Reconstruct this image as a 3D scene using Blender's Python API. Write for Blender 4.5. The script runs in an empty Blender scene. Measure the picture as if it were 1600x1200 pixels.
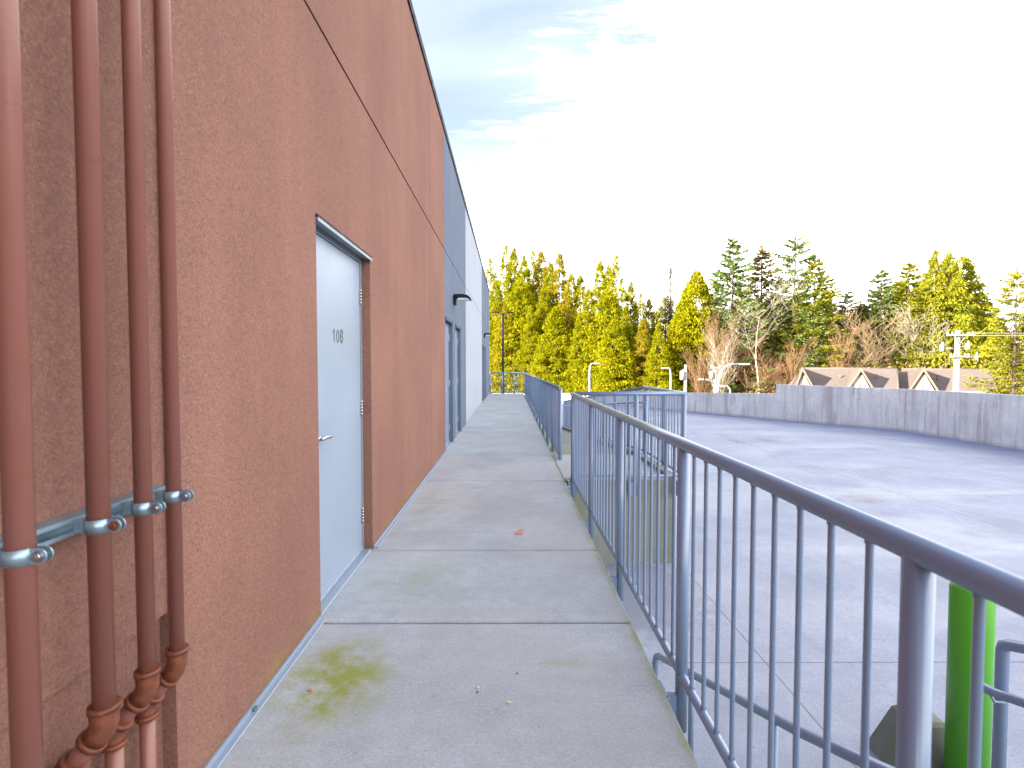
import bpy, math, random
import numpy as np
from mathutils import Vector, Matrix
from math import radians as R, pi, sin, cos, tan, atan, atan2, hypot
S = bpy.context.scene
COL = S.collection
# ------------------------------------------------------------------ camera
CH = 1.39
F = 800.0                                  # focal length in pixels of a 1600 wide picture
cam = bpy.data.cameras.new('camera'); co = bpy.data.objects.new('camera', cam); COL.objects.link(co)
cam.sensor_width = 36; cam.lens = 18.0; cam.clip_start = 0.05; cam.clip_end = 4000
co.location = (0, 0, CH)
co.rotation_euler = (R(90) - atan(28 / F), 0, -atan(3 / F))
cam.dof.use_dof = True; cam.dof.focus_distance = 5.0; cam.dof.aperture_fstop = 4.0
S.camera = co
CM = co.rotation_euler.to_matrix()
def at(px, py, Y):
    """the point at depth Y seen at photograph pixel (px, py)"""
    d = CM @ Vector(((px - 800) / F, (600 - py) / F, -1))
    return Vector((0, 0, CH)) + d * (Y / d.y)
# ------------------------------------------------------------------ light
SUN_EL = R(14.0); SUN_DIR = Vector((1, .42, 0)).normalized()      # horizontal travel direction of the light
S.view_settings.view_transform = 'Standard'; S.view_settings.look = 'None'
S.view_settings.gamma = 1; S.view_settings.exposure = 2.32
S.view_settings.use_curve_mapping = False
W = bpy.data.worlds.new('World'); S.world = W; W.use_nodes = True
sun = bpy.data.lights.new('sun', 'SUN'); so = bpy.data.objects.new('sun', sun); COL.objects.link(so)
sun.energy = 5.0; sun.angle = R(.5); sun.color = (1, .93, .8)
trav = Vector((SUN_DIR.x * cos(SUN_EL), SUN_DIR.y * cos(SUN_EL), -sin(SUN_EL)))
so.rotation_euler = trav.to_track_quat('-Z', 'Y').to_euler()

class NT:
    """small helper to write node graphs"""
    def __init__(s, tree): s.t = tree; s.n = tree.nodes; s.l = tree.links
    def node(s, kind, **kw):
        n = s.n.new(kind)
        for k, v in kw.items():
            if k == 'inp':
                for a, b in v.items():
                    if isinstance(b, bpy.types.NodeSocket): s.l.new(b, n.inputs[a])
                    else: n.inputs[a].default_value = b
            else: setattr(n, k, v)
        return n
    def math(s, op, a, b=None, c=None, clamp=False):
        n = s.n.new('ShaderNodeMath'); n.operation = op; n.use_clamp = clamp
        for i, v in enumerate((a, b, c)):
            if v is None: continue
            if isinstance(v, bpy.types.NodeSocket): s.l.new(v, n.inputs[i])
            else: n.inputs[i].default_value = v
        return n.outputs[0]
    def noise(s, vec, scale, detail=4, rough=.55, dist=0):
        n = s.node('ShaderNodeTexNoise', inp={'Vector': vec, 'Scale': scale, 'Detail': detail, 'Roughness': rough, 'Distortion': dist})
        return n.outputs['Fac']
    def ramp(s, fac, stops, interp='LINEAR'):
        n = s.n.new('ShaderNodeValToRGB'); e = n.color_ramp.elements; n.color_ramp.interpolation = interp
        while len(e) > 1: e.remove(e[-1])
        for i, (p, c) in enumerate(stops):
            if not hasattr(c, '__len__'): c = (c, c, c)
            x = e[0] if i == 0 else e.new(p)
            x.position = p; x.color = (*c, 1)
        s.l.new(fac, n.inputs[0]); return n.outputs[0]
    def mix(s, fac, a, b, mode='MIX'):
        n = s.n.new('ShaderNodeMix'); n.data_type = 'RGBA'; n.blend_type = mode
        for i, v in ((0, fac), (6, a), (7, b)):
            if isinstance(v, bpy.types.NodeSocket): s.l.new(v, n.inputs[i])
            elif i == 0: n.inputs[0].default_value = v
            else: n.inputs[i].default_value = (*v, 1)
        return n.outputs[2]
    def mapping(s, vec, scale=(1, 1, 1), loc=(0, 0, 0), rot=(0, 0, 0)):
        return s.node('ShaderNodeMapping', inp={'Vector': vec, 'Scale': scale, 'Location': loc, 'Rotation': rot}).outputs[0]

def build_world():
    k = NT(W.node_tree); k.n.clear()
    sky = k.node('ShaderNodeTexSky', sky_type='NISHITA', sun_disc=False, sun_elevation=SUN_EL,
                 sun_rotation=atan2(-SUN_DIR.x, -SUN_DIR.y), altitude=100, air_density=1.0, dust_density=.6, ozone_density=1.5)
    tc = k.node('ShaderNodeTexCoord').outputs['Generated']
    sp = k.node('ShaderNodeSeparateXYZ', inp={0: tc})
    z = k.math('MAXIMUM', sp.outputs[2], .02)
    zz = k.math('ADD', z, .12)
    cv = k.node('ShaderNodeCombineXYZ', inp={0: k.math('DIVIDE', sp.outputs[0], zz), 1: k.math('DIVIDE', sp.outputs[1], zz), 2: 0.0}).outputs[0]
    n1 = k.noise(k.mapping(cv, (1.0, 2.3, 1), (0.3, .2, 0), (0, 0, -.35)), 1.9, 12, .68, 1.6)
    n2 = k.noise(k.mapping(cv, (.5, .9, 1), (2.0, 1.3, 0)), 1.6, 3, .5, .2)
    n3 = k.noise(k.mapping(cv, (1.0, 4.5, 1), (1.3, .2, 0), (0, 0, .25)), 3.2, 10, .7, 1.0)
    # open sky lies to the left, high up
    side = k.math('ADD', k.math('MULTIPLY', sp.outputs[0], 1.12), k.math('MULTIPLY', z, -.86))
    base = k.math('ADD', k.math('ADD', k.math('MULTIPLY', n1, .95), k.math('MULTIPLY', n2, .35)), k.math('ADD', side, k.math('MULTIPLY', n3, .65)))
    mask = k.node('ShaderNodeMapRange', interpolation_type='SMOOTHSTEP', inp={'Value': base, 'From Min': .62, 'From Max': 1.12}).outputs[0]
    mask = k.math('MAXIMUM', mask, k.node('ShaderNodeMapRange', interpolation_type='SMOOTHSTEP', inp={'Value': k.math('ADD', z, k.math('MULTIPLY', k.math('SUBTRACT', n1, .5), .5)), 'From Min': .36, 'From Max': .16}).outputs[0])
    shade = k.ramp(k.noise(k.mapping(cv, (1, 2.6, 1)), 1.3, 5, .5, .3), [(.30, (6.5, 6.7, 7.0)), (.65, (13.6, 13.6, 13.6))])
    skyb = k.mix(1.0, sky.outputs[0], (1.08, .93, 1.02), 'MULTIPLY')
    c = k.mix(k.math('ADD', k.math('MULTIPLY', mask, .86), .10), skyb, shade)
    bg = k.node('ShaderNodeBackground', inp={'Color': c, 'Strength': WORLD})
    o = k.node('ShaderNodeOutputWorld'); k.l.new(bg.outputs[0], o.inputs[0])
WORLD = .086
build_world()
# ------------------------------------------------------------------ materials
def new_mat(name):
    m = bpy.data.materials.new(name); m.use_nodes = True
    k = NT(m.node_tree); k.n.clear()
    p = k.node('ShaderNodeBsdfPrincipled'); o = k.node('ShaderNodeOutputMaterial'); k.l.new(p.outputs[0], o.inputs[0])
    k.pos = k.node('ShaderNodeTexCoord').outputs['Object']; k.p = p; k.m = m; k.o = o
    return k
def bump(k, h, dist, strength=1.0, prev=None):
    inp = {'Height': h, 'Distance': dist, 'Strength': strength}
    if prev: inp['Normal'] = prev
    b = k.node('ShaderNodeBump', inp=inp)
    k.l.new(b.outputs[0], k.p.inputs['Normal']); return b.outputs[0]
def xyz(k): return k.node('ShaderNodeSeparateXYZ', inp={0: k.pos}).outputs
def mr(k, v, a, b, smooth=True):
    return k.node('ShaderNodeMapRange', interpolation_type='SMOOTHSTEP' if smooth else 'LINEAR', inp={'Value': v, 'From Min': a, 'From Max': b}).outputs[0]
def stucco(name, c, var=.12, amp=.004, scale=95, algae=True):
    k = new_mat(name); x = xyz(k)
    n = k.noise(k.pos, .9, 5, .6)
    streak = k.noise(k.mapping(k.pos, (5, 5, .5)), 1.0, 5, .6)
    dark = tuple(v * (1 - var) for v in c); light = tuple(min(1, v * (1 + var)) for v in c)
    col = k.mix(k.ramp(n, [(.35, 0), (.65, 1)]), dark, light)
    col = k.mix(k.math('MULTIPLY', k.ramp(streak, [(.44, 0), (.62, 1)]), .26), col, tuple(v * .72 for v in c))
    g = k.noise(k.mapping(k.pos, (1, 1, 1)), scale, 3, .6, 1.2); g2 = k.noise(k.pos, 34, 4, .75, .6)
    col = k.mix(k.math('MULTIPLY', k.ramp(g2, [(.40, 1), (.54, 0)]), .20), col, tuple(v * .6 for v in c))
    col = k.mix(k.math('MULTIPLY', k.ramp(g2, [(.52, 0), (.66, 1)]), .14), col, tuple(min(1, v * 1.35) for v in c))
    col = k.mix(k.math('MULTIPLY', k.ramp(g, [(.38, 1), (.52, 0)]), .62), col, tuple(v * .55 for v in c))
    col = k.mix(k.math('MULTIPLY', k.ramp(g, [(.54, 0), (.66, 1)]), .42), col, tuple(min(1, v * 1.3) for v in c))
    if algae:
        a = k.math('MULTIPLY', mr(k, x[2], .15, 0.0), k.ramp(k.noise(k.mapping(k.pos, (1, 1, 2)), 2.2, 5, .65), [(.48, 0), (.66, 1)]))
        col = k.mix(k.math('MULTIPLY', a, .6), col, (.24, .20, .05))
        sp = k.math('MULTIPLY', mr(k, x[2], .07, 0.0), .45)
        col = k.mix(sp, col, tuple(v * .55 for v in c))
    k.l.new(col, k.p.inputs['Base Color']); k.p.inputs['Roughness'].default_value = .95; k.p.inputs['Specular IOR Level'].default_value = .2
    b = bump(k, g, amp, 1.0)
    bump(k, k.noise(k.pos, 7, 3, .5), .012, .5, b)
    return k.m
def concrete(name, c, kind='walk'):
    k = new_mat(name); x = xyz(k)
    n = k.noise(k.pos, 1.1, 7, .65, .3); n2 = k.noise(k.pos, 9, 6, .7)
    col = k.mix(k.ramp(n, [(.33, 0), (.68, 1)]), tuple(v * .74 for v in c), tuple(v * 1.12 for v in c))
    col = k.mix(k.math('MULTIPLY', k.ramp(n2, [(.4, 1), (.6, 0)]), .35), col, tuple(v * .68 for v in c))
    fine = k.noise(k.pos, 210, 2, .6)
    col = k.mix(k.math('MULTIPLY', k.ramp(fine, [(.36, 1), (.47, 0)]), .5), col, tuple(v * .45 for v in c))
    if kind in ('walk', 'deck'):
        mid = k.noise(k.pos, 75, 4, .7)
        col = k.mix(k.math('MULTIPLY', k.ramp(mid, [(.40, 1), (.52, 0)]), .22), col, tuple(v * .55 for v in c))
        col = k.mix(k.math('MULTIPLY', k.ramp(mid, [(.52, 0), (.64, 1)]), .25), col, tuple(min(1, v * 1.35) for v in c))
        ck = k.math('ABSOLUTE', k.math('SUBTRACT', k.noise(k.pos, .55, 6, .55, .4), .5))
        col = k.mix(k.math('MULTIPLY', mr(k, ck, .0010, .0003), .12 if kind == 'walk' else .28), col, (.12, .12, .12))
    if kind == 'walk':
        bands = k.noise(k.mapping(k.pos, (.7, 5.5, 1)), 2.0, 5, .6)
        col = k.mix(k.math('MULTIPLY', k.ramp(bands, [(.45, 0), (.62, 1)]), .28), col, tuple(v * .72 for v in c))
        warm = k.noise(k.pos, .7, 3, .5)
        col = k.mix(k.math('MULTIPLY', k.ramp(warm, [(.45, 0), (.65, 1)]), .3), col, (c[0] * 1.08, c[1] * .97, c[2] * .85))
        # moss: a big patch on the near slab, smaller ones by the wall, a green rim on the outer edge
        def blob(cx, cy, sx, sy):
            dx = k.math('DIVIDE', k.math('SUBTRACT', x[0], cx), sx); dy = k.math('DIVIDE', k.math('SUBTRACT', x[1], cy), sy)
            r = k.math('SQRT', k.math('ADD', k.math('MULTIPLY', dx, dx), k.math('MULTIPLY', dy, dy)))
            return mr(k, r, 1.0, .1)
        m = k.math('ADD', k.math('MULTIPLY', blob(-.78, 2.22, .34, .48), 1.5), k.math('MULTIPLY', blob(-.82, 5.2, .22, 1.0), .4))
        m = k.math('ADD', m, k.math('MULTIPLY', blob(-.62, 3.3, .45, .55), .3))
        m = k.math('ADD', m, k.math('MULTIPLY', k.math('MULTIPLY', mr(k, x[0], .60, .665), .9), k.math('LESS_THAN', x[0], .67)))
        m = k.math('ADD', m, k.math('MULTIPLY', blob(.30, 2.35, .25, .06), .35))
        mn = k.ramp(k.noise(k.pos, 5, 6, .7), [(.36, 0), (.62, 1)])
        col = k.mix(k.math('MULTIPLY', k.math('MULTIPLY', m, mn, clamp=True), .95), col, (.205, .225, .03))
        pits = k.ramp(k.noise(k.pos, 60, 2, .5), [(.27, 1), (.31, 0)])
        col = k.mix(k.math('MULTIPLY', pits, .55), col, (.10, .09, .08))
        k.p.inputs['Roughness'].default_value = .8
        bump(k, fine, .0015, .7, bump(k, k.noise(k.pos, 30, 5, .6), .002, .6))
    elif kind == 'deck':
        wet = k.noise(k.mapping(k.pos, (.22, .55, 1), (3, 2, 0)), 1.0, 6, .6, .6)
        wm = k.ramp(wet, [(.46, 0), (.60, 1)])
        col = k.mix(k.math('MULTIPLY', wm, .14), col, tuple(v * .55 for v in c))
        wl = k.noise(k.mapping(k.pos, (1.5, .6, 1)), 1.0, 6, .7)
        col = k.mix(k.math('MULTIPLY', k.ramp(wl, [(.5, 0), (.66, 1)]), .2), col, (.40, .42, .50))
        gr = k.noise(k.pos, 38, 4, .75)
        col = k.mix(k.math('MULTIPLY', k.ramp(gr, [(.40, 1), (.55, 0)]), .30), col, (.19, .20, .26))
        pdx = k.math('SUBTRACT', x[0], 1.35); pdy = k.math('MULTIPLY', k.math('SUBTRACT', x[1], 5.55), .8)
        pr = k.math('ADD', k.math('SQRT', k.math('ADD', k.math('MULTIPLY', pdx, pdx), k.math('MULTIPLY', pdy, pdy))), k.math('MULTIPLY', k.math('SUBTRACT', n2, .5), 1.2))
        col = k.mix(k.math('MULTIPLY', mr(k, pr, .85, .6), .5), col, (.15, .15, .19))
        spots = k.ramp(k.noise(k.pos, 27, 2, .5), [(.27, 1), (.30, 0)])
        col = k.mix(k.math('MULTIPLY', spots, .55), col, (.08, .08, .09))
        for sx_, sy_ in ((7.4, 16.6), (8.5, 16.9), (6.6, 9.4)):
            ddx = k.math('SUBTRACT', x[0], sx_); ddy = k.math('MULTIPLY', k.math('SUBTRACT', x[1], sy_), .8)
            q_ = k.math('ADD', k.math('SQRT', k.math('ADD', k.math('MULTIPLY', ddx, ddx), k.math('MULTIPLY', ddy, ddy))), k.math('MULTIPLY', k.math('SUBTRACT', n2, .5), .8))
            col = k.mix(k.math('MULTIPLY', mr(k, q_, .42, .12), .5), col, (.17, .14, .15))
        # expansion joints sawn into the deck
        def saw(v, off, per, w):
            f = k.math('ABSOLUTE', k.math('SUBTRACT', k.math('FRACT', k.math('DIVIDE', k.math('SUBTRACT', v, off), per)), .5))
            return k.math('GREATER_THAN', f, .5 - w / per)
        j = k.math('MAXIMUM', saw(x[0], 2.12, 5.37, .007), saw(x[1], 4.16, 5.45, .007))
        col = k.mix(k.math('MULTIPLY', j, .75), col, (.08, .08, .10))
        # blue-violet tinted band on the deck along the parapet
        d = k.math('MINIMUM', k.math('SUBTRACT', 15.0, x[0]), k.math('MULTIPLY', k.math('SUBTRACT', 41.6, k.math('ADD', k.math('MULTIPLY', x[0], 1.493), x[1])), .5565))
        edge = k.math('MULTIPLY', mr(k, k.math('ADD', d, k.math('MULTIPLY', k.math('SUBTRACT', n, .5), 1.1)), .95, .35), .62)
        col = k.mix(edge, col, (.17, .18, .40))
        k.l.new(k.mix(wm, (.66, .66, .66), (.45, .45, .45)), k.p.inputs['Roughness'])
        bump(k, n2, .004, .5)
    elif kind == 'parapet':
        s1 = k.noise(k.mapping(k.pos, (1.5, 1.5, .09)), 1.5, 10, .78, .2)
        s2 = k.noise(k.mapping(k.pos, (7, 7, .3)), 1.2, 4, .6)
        col = k.mix(k.math('MULTIPLY', k.ramp(s1, [(.50, 0), (.57, 1)]), .62), col, (.24, .22, .23))
        col = k.mix(k.math('MULTIPLY', k.math('MULTIPLY', k.ramp(s2, [(.52, 0), (.66, 1)]), k.ramp(n, [(.4, 0), (.6, 1)])), .45), col, (.25, .23, .24))
        col = k.mix(k.math('MULTIPLY', k.ramp(s1, [(.28, 1), (.42, 0)]), .4), col, (.6, .6, .6))
        col = k.mix(k.math('MULTIPLY', mr(k, x[2], -.92, -1.07), .5), col, (.2, .2, .12))
        bump(k, n2, .01, .5)
        k.p.inputs['Roughness'].default_value = .9
    else:
        col = k.mix(k.math('MULTIPLY', k.ramp(k.noise(k.mapping(k.pos, (2, 2, .6)), 2, 6, .7), [(.42, 0), (.62, 1)]), .6), col, (.17, .175, .10))
        bump(k, n2, .006, .5)
        k.p.inputs['Roughness'].default_value = .9
    k.l.new(col, k.p.inputs['Base Color'])
    return k.m
def paint(name, c, rough=.4, var=.08, metal=0, dirt=.0, dirtc=(.1, .05, .03), scale=9, spec=.5, sparse=(.55, .7)):
    k = new_mat(name)
    n = k.noise(k.pos, scale, 5, .65)
    col = k.mix(n, tuple(v * (1 - var) for v in c), tuple(min(1, v * (1 + var)) for v in c))
    if dirt:
        d = k.noise(k.pos, scale * 3, 6, .75)
        col = k.mix(k.math('MULTIPLY', k.ramp(d, [(sparse[0], 0), (sparse[1], 1)]), dirt), col, dirtc)
    k.l.new(col, k.p.inputs['Base Color'])
    if name == 'railing_paint': k.p.inputs['Roughness'].default_value = rough
    else: k.l.new(k.ramp(n, [(.3, rough * .8), (.7, min(1, rough * 1.25))]), k.p.inputs['Roughness'])
    k.p.inputs['Metallic'].default_value = metal; k.p.inputs['Specular IOR Level'].default_value = spec
    bump(k, k.noise(k.pos, 60, 3, .5), .0002, .4)
    return k.m
M = {}
M['brown'] = stucco('brown_stucco', (.262, .130, .098), .12, .007, 110)
M['brownrough'] = stucco('brown_stucco_near', (.262, .130, .100), .14, .006, 130)
M['slate'] = stucco('slate_stucco', (.13, .16, .215), .06)
M['pale'] = stucco('pale_stucco', (.37, .395, .455), .05)
M['groove'] = paint('groove_sealant', (.13, .055, .04), .8)
M['cap'] = paint('cap_flashing', (.012, .014, .022), .65, .08, 0, 0, (0, 0, 0), 9, .2)
M['flash'] = paint('flashing', (.27, .32, .40), .4, .12, .3, .5, (.25, .25, .2))
M['doorpale'] = paint('door_paint_pale', (.235, .285, .36), .38, .05, 0, .16, (.2, .22, .24), 2.2)
M['frame'] = paint('frame_paint', (.19, .22, .25), .4, .06)
M['doorslate'] = paint('door_paint_slate', (.16, .22, .30), .38, .05)
M['frameslate'] = paint('frame_paint_slate', (.10, .14, .20), .4, .05)
M['steel'] = paint('brushed_steel', (.42, .43, .45), .34, .12, 1)
M['dark'] = paint('dark_print', (.10, .11, .12), .6)
M['galv'] = paint('galvanised_steel', (.30, .40, .47), .42, .2, .75, .25, (.2, .25, .3), 22)
M['pipe'] = paint('pipe_paint', (.215, .082, .062), .32, .1, 0, .55, (.20, .075, .035), 5, .5, (.56, .74))
M['rust'] = paint('rusty_fitting', (.19, .055, .025), .55, .35, .2, .8, (.07, .025, .012), 16, .5, (.45, .62))
M['rail'] = paint('railing_paint', (.175, .24, .36), .26, .03, .0, .0, (.09, .10, .12), 3, .9)
M['walk'] = concrete('walkway_concrete', (.372, .394, .425), 'walk')
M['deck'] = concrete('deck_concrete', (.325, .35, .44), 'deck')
M['parapet'] = concrete('parapet_concrete', (.60, .585, .58), 'parapet')
M['side'] = concrete('side_concrete', (.25, .265, .235), 'side')
M['black'] = paint('dark_joint', (.035, .035, .03), .9)
M['green'] = paint('bollard_paint', (.085, .36, .012), .35, .06, 0, .2, (.12, .25, .05), 6)
M['white'] = paint('pole_paint', (.36, .355, .345), .5, .08)
M['wood'] = paint('weathered_pole', (.31, .295, .27), .8, .2)
M['glass'] = paint('lamp_lens', (.7, .72, .75), .2)
M['brick'] = paint('chip', (.42, .22, .17), .8, .2)
M['leaf'] = paint('dry_leaf', (.55, .45, .35), .8, .2)
M['roof'] = paint('roof_shingle', (.165, .13, .112), .9, .2, 0, .45, (.12, .09, .075), 1.2, .2, (.45, .6))
M['gablewhite'] = paint('gable_board', (.5, .5, .48), .8)
M['gablebeige'] = paint('gable_board_beige', (.36, .31, .26), .8)
M['timber'] = paint('gable_timber', (.20, .14, .10), .8)
M['trunk'] = paint('bark', (.085, .06, .045), .9, .3, 0, 0, (0, 0, 0), 3, .1)
M['birch'] = paint('pale_bark', (.42, .36, .28), .85, .25, 0, .35, (.16, .12, .08), 2, .1)
M['twig'] = paint('tan_twig', (.30, .21, .12), .9, .25, 0, 0, (0, 0, 0), 2, .1)
M['twigred'] = paint('russet_twig', (.27, .155, .085), .9, .25, 0, 0, (0, 0, 0), 2, .1)
M['twigdark'] = paint('grey_twig', (.13, .105, .08), .9, .25, 0, 0, (0, 0, 0), 2, .1)
def foliage(name, a, b, c, trans=.35):
    k = new_mat(name); k.n.remove(k.p)
    isl = k.node('ShaderNodeNewGeometry').outputs['Random Per Island']
    n = k.noise(k.pos, .55, 3, .6)
    f = k.math('ADD', k.math('MULTIPLY', n, .9), k.math('MULTIPLY', isl, .45))
    col = k.ramp(f, [(.40, a), (.62, b), (.85, c)])
    d = k.node('ShaderNodeBsdfDiffuse', inp={'Color': col}); t = k.node('ShaderNodeBsdfTranslucent', inp={'Color': col})
    mx = k.node('ShaderNodeMixShader', inp={0: trans, 1: d.outputs[0], 2: t.outputs[0]})
    k.l.new(mx.outputs[0], k.o.inputs[0]); return k.m
M['cedar'] = foliage('cedar_foliage', (.10, .15, .006), (.29, .285, .006), (.40, .345, .010), .5)
M['cedarbrown'] = foliage('cedar_foliage_rusty', (.15, .17, .008), (.32, .28, .010), (.42, .27, .03), .5)
M['fir'] = foliage('fir_foliage', (.08, .14, .06), (.17, .24, .075), (.27, .30, .06), .5)
M['firwarm'] = foliage('fir_foliage_warm', (.14, .17, .04), (.30, .25, .05), (.42, .26, .09), .5)
M['yfir'] = foliage('fir_foliage_yellow', (.12, .17, .018), (.28, .28, .018), (.37, .32, .03), .5)
M['under'] = foliage('undergrowth', (.12, .13, .02), (.26, .20, .05), (.38, .24, .10), .45)
M['ground'] = paint('ground_soil', (.10, .10, .05), .95, .3, 0, .4, (.06, .07, .03), .3, .1)
# ------------------------------------------------------------------ mesh helper
class MB:
    def __init__(s): s.v = []; s.f = []; s.sm = []; s.mi = []; s.m = 0
    def add(s, vs, fs, smooth=False):
        b = len(s.v); s.v += [tuple(v) for v in vs]
        for f in fs: s.f.append([b + i for i in f]); s.sm.append(smooth); s.mi.append(s.m)
        return s
    def quad(s, a, b, c, d): return s.add([a, b, c, d], [(0, 1, 2, 3)])
    def box(s, x0, y0, z0, x1, y1, z1, bev=0):
        if bev:
            b = bev; vs = []
            for (z, i) in ((z0, b), (z0 + b, 0), (z1 - b, 0), (z1, b)):
                vs += [(x0 + i, y0 + i, z), (x1 - i, y0 + i, z), (x1 - i, y1 - i, z), (x0 + i, y1 - i, z)]
            fs = [(3, 2, 1, 0), (12, 13, 14, 15)]
            for r in range(3):
                for q in range(4): fs.append((r * 4 + q, r * 4 + (q + 1) % 4, r * 4 + 4 + (q + 1) % 4, r * 4 + 4 + q))
            return s.add(vs, fs)
        vs = [(x0, y0, z0), (x1, y0, z0), (x1, y1, z0), (x0, y1, z0), (x0, y0, z1), (x1, y0, z1), (x1, y1, z1), (x0, y1, z1)]
        return s.add(vs, [(3, 2, 1, 0), (4, 5, 6, 7), (0, 1, 5, 4), (1, 2, 6, 5), (2, 3, 7, 6), (3, 0, 4, 7)])
    def tube(s, pts, r, seg=16, cap=True, round_end=False):
        """swept tube; r is a number or one radius per point"""
        pts = [Vector(p) for p in pts]; n = len(pts)
        rs = [r] * n if not hasattr(r, '__len__') else list(r)
        if round_end:
            d = (pts[0] - pts[1]).normalized(); e = (pts[-1] - pts[-2]).normalized(); r0 = rs[0]; r1 = rs[-1]
            pre = [pts[0] + d * r0 * sin(a) for a in (1.45, 1.1, .6)]; pr = [r0 * cos(a) for a in (1.45, 1.1, .6)]
            post = [pts[-1] + e * r1 * sin(a) for a in (.6, 1.1, 1.45)]; qr = [r1 * cos(a) for a in (.6, 1.1, 1.45)]
            pts = pre + pts + post; rs = pr + rs + qr; n = len(pts)
        vs = []; up = None
        for i in range(n):
            t = (pts[min(i + 1, n - 1)] - pts[max(i - 1, 0)]).normalized()
            if up is None:
                up = Vector((0, 0, 1)) if abs(t.z) < .9 else Vector((1, 0, 0))
            a = t.cross(up).normalized(); b = a.cross(t); up = b
            for q in range(seg):
                w = 2 * pi * q / seg
                vs.append(pts[i] + (a * cos(w) + b * sin(w)) * rs[i])
        fs = []
        for i in range(n - 1):
            for q in range(seg): fs.append((i * seg + q, i * seg + (q + 1) % seg, (i + 1) * seg + (q + 1) % seg, (i + 1) * seg + q))
        s.add(vs, fs, True)
        if cap:
            b0 = len(s.v) - len(vs)
            s.f.append([b0 + q for q in range(seg)][::-1]); s.sm.append(False); s.mi.append(s.m)
            s.f.append([b0 + (n - 1) * seg + q for q in range(seg)]); s.sm.append(False); s.mi.append(s.m)
        return s
    def prism(s, poly, axis, a, b):
        """polygon extruded along an axis; poly holds the two other coordinates"""
        def P(u, v, w): return {'x': (w, u, v), 'y': (u, w, v), 'z': (u, v, w)}[axis]
        n = len(poly); vs = [P(u, v, a) for u, v in poly] + [P(u, v, b) for u, v in poly]
        fs = [tuple(range(n))[::-1], tuple(range(n, 2 * n))] + [(i, (i + 1) % n, n + (i + 1) % n, n + i) for i in range(n)]
        return s.add(vs, fs)
    def build(s, name, mat, parent=None, loc=None):
        me = bpy.data.meshes.new(name); me.from_pydata(s.v, [], s.f)
        for mm in (mat if isinstance(mat, (list, tuple)) else [mat]): me.materials.append(mm)
        me.polygons.foreach_set('use_smooth', s.sm); me.polygons.foreach_set('material_index', s.mi)
        me.update()
        o = bpy.data.objects.new(name, me); COL.objects.link(o)
        if parent: o.parent = parent
        if loc: o.location = loc
        return o
def fix_normals(o):
    import bmesh
    b = bmesh.new(); b.from_mesh(o.data); bmesh.ops.recalc_face_normals(b, faces=b.faces); b.to_mesh(o.data); b.free()
def tag(o, label=None, cat=None, group=None, kind=None):
    for k_, v_ in (('label', label), ('category', cat), ('group', group), ('kind', kind)):
        if v_: o[k_] = v_
    return o
def thing(name, label, cat, loc=(0, 0, 0), group=None):
    o = bpy.data.objects.new(name, None); COL.objects.link(o); o.location = loc; o.empty_display_size = .3
    return tag(o, label, cat, group)
def copy_tree(o, parent=None):
    c = o.copy(); COL.objects.link(c); c.parent = parent
    for ch in list(o.children): copy_tree(ch, c)
    return c
def arc(c, r, a0, a1, n, ux, uy):
    return [Vector(c) + Vector(ux) * r * cos(a0 + (a1 - a0) * i / n) + Vector(uy) * r * sin(a0 + (a1 - a0) * i / n) for i in range(n + 1)]
# ------------------------------------------------------------------ layout numbers (metres; walkway top is z 0)
WX = -1.04; WE = .66; ENDY = 25.9; ROOF = 5.13; DECK = -1.07; GND = -5.6; JZ = 3.24; RX = .747
PLAT0, PLAT1, PX1 = 6.32, 8.0, 2.06
# ------------------------------------------------------------------ ground, walkway, deck, ramp
g = MB(); g.quad((-900, -600, GND), (900, -600, GND), (900, 1600, GND), (-900, 1600, GND))
tag(g.build('ground', M['ground']), kind='structure')
w = MB()
joints = [-4.0, -1.2, .62, 2.73, 3.82, 6.18, 7.98, 9.8, 11.6, 13.4, 15.2, 17.0, 18.8, 20.6, 22.4, 24.2, ENDY]
for a, b in zip(joints, joints[1:]): w.box(-1.2, a + .009, -.16, WE, b - .009, 0, .007)
w.m = 1; w.box(-1.19, -3.99, -.155, WE - .006, ENDY - .01, -.012)
w.m = 2; w.box(-1.19, -3.98, DECK - .1, WE - .02, ENDY - .02, -.157)
tag(w.build('walkway', [M['walk'], M['black'], M['side']]), kind='structure')
d = MB()
poly = [(-1.5, -8), (15.1, -8), (15.1, 19.34), (12.3, 23.5), (9.55, 27.9), (4.4, 36.1), (1.2, 41.2), (-1.5, 41.2)]
d.prism(poly, 'z', GND + .02, DECK)
tag(d.build('parking_deck', [M['deck']]), kind='structure')
r = MB()
r.box(WE + .006, PLAT0, DECK - .05, PX1, PLAT1, -.03)                     # landing block
RE = 20.4
def rz(y): return -.03 - max(0, y - PLAT1) / 12.0
vs = []
for x_ in (WE + .006, PX1):
    vs += [(x_, PLAT1, -.03), (x_, RE, rz(RE)), (x_, RE, DECK - .05), (x_, PLAT1, DECK - .05)]
r.add(vs, [(0, 1, 5, 4), (4, 5, 6, 7), (0, 3, 2, 1), (1, 2, 6, 5)])
for x_ in (PX1 - .1,):                                                     # kerb on the outer side of the ramp
    r.add([(x_, PLAT1, -.028), (x_ + .1, PLAT1, -.028), (x_ + .1, PLAT1, .05), (x_, PLAT1, .05),
           (x_, RE, rz(RE)), (x_ + .1, RE, rz(RE)), (x_ + .1, RE, rz(RE) + .08), (x_, RE, rz(RE) + .08)],
          [(3, 2, 1, 0), (4, 5, 6, 7), (0, 4, 7, 3), (1, 2, 6, 5), (3, 7, 6, 2)])
r.box(PX1 - .1, PLAT0 + .02, -.031, PX1 - .002, PLAT1 - .001, .045)
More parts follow.
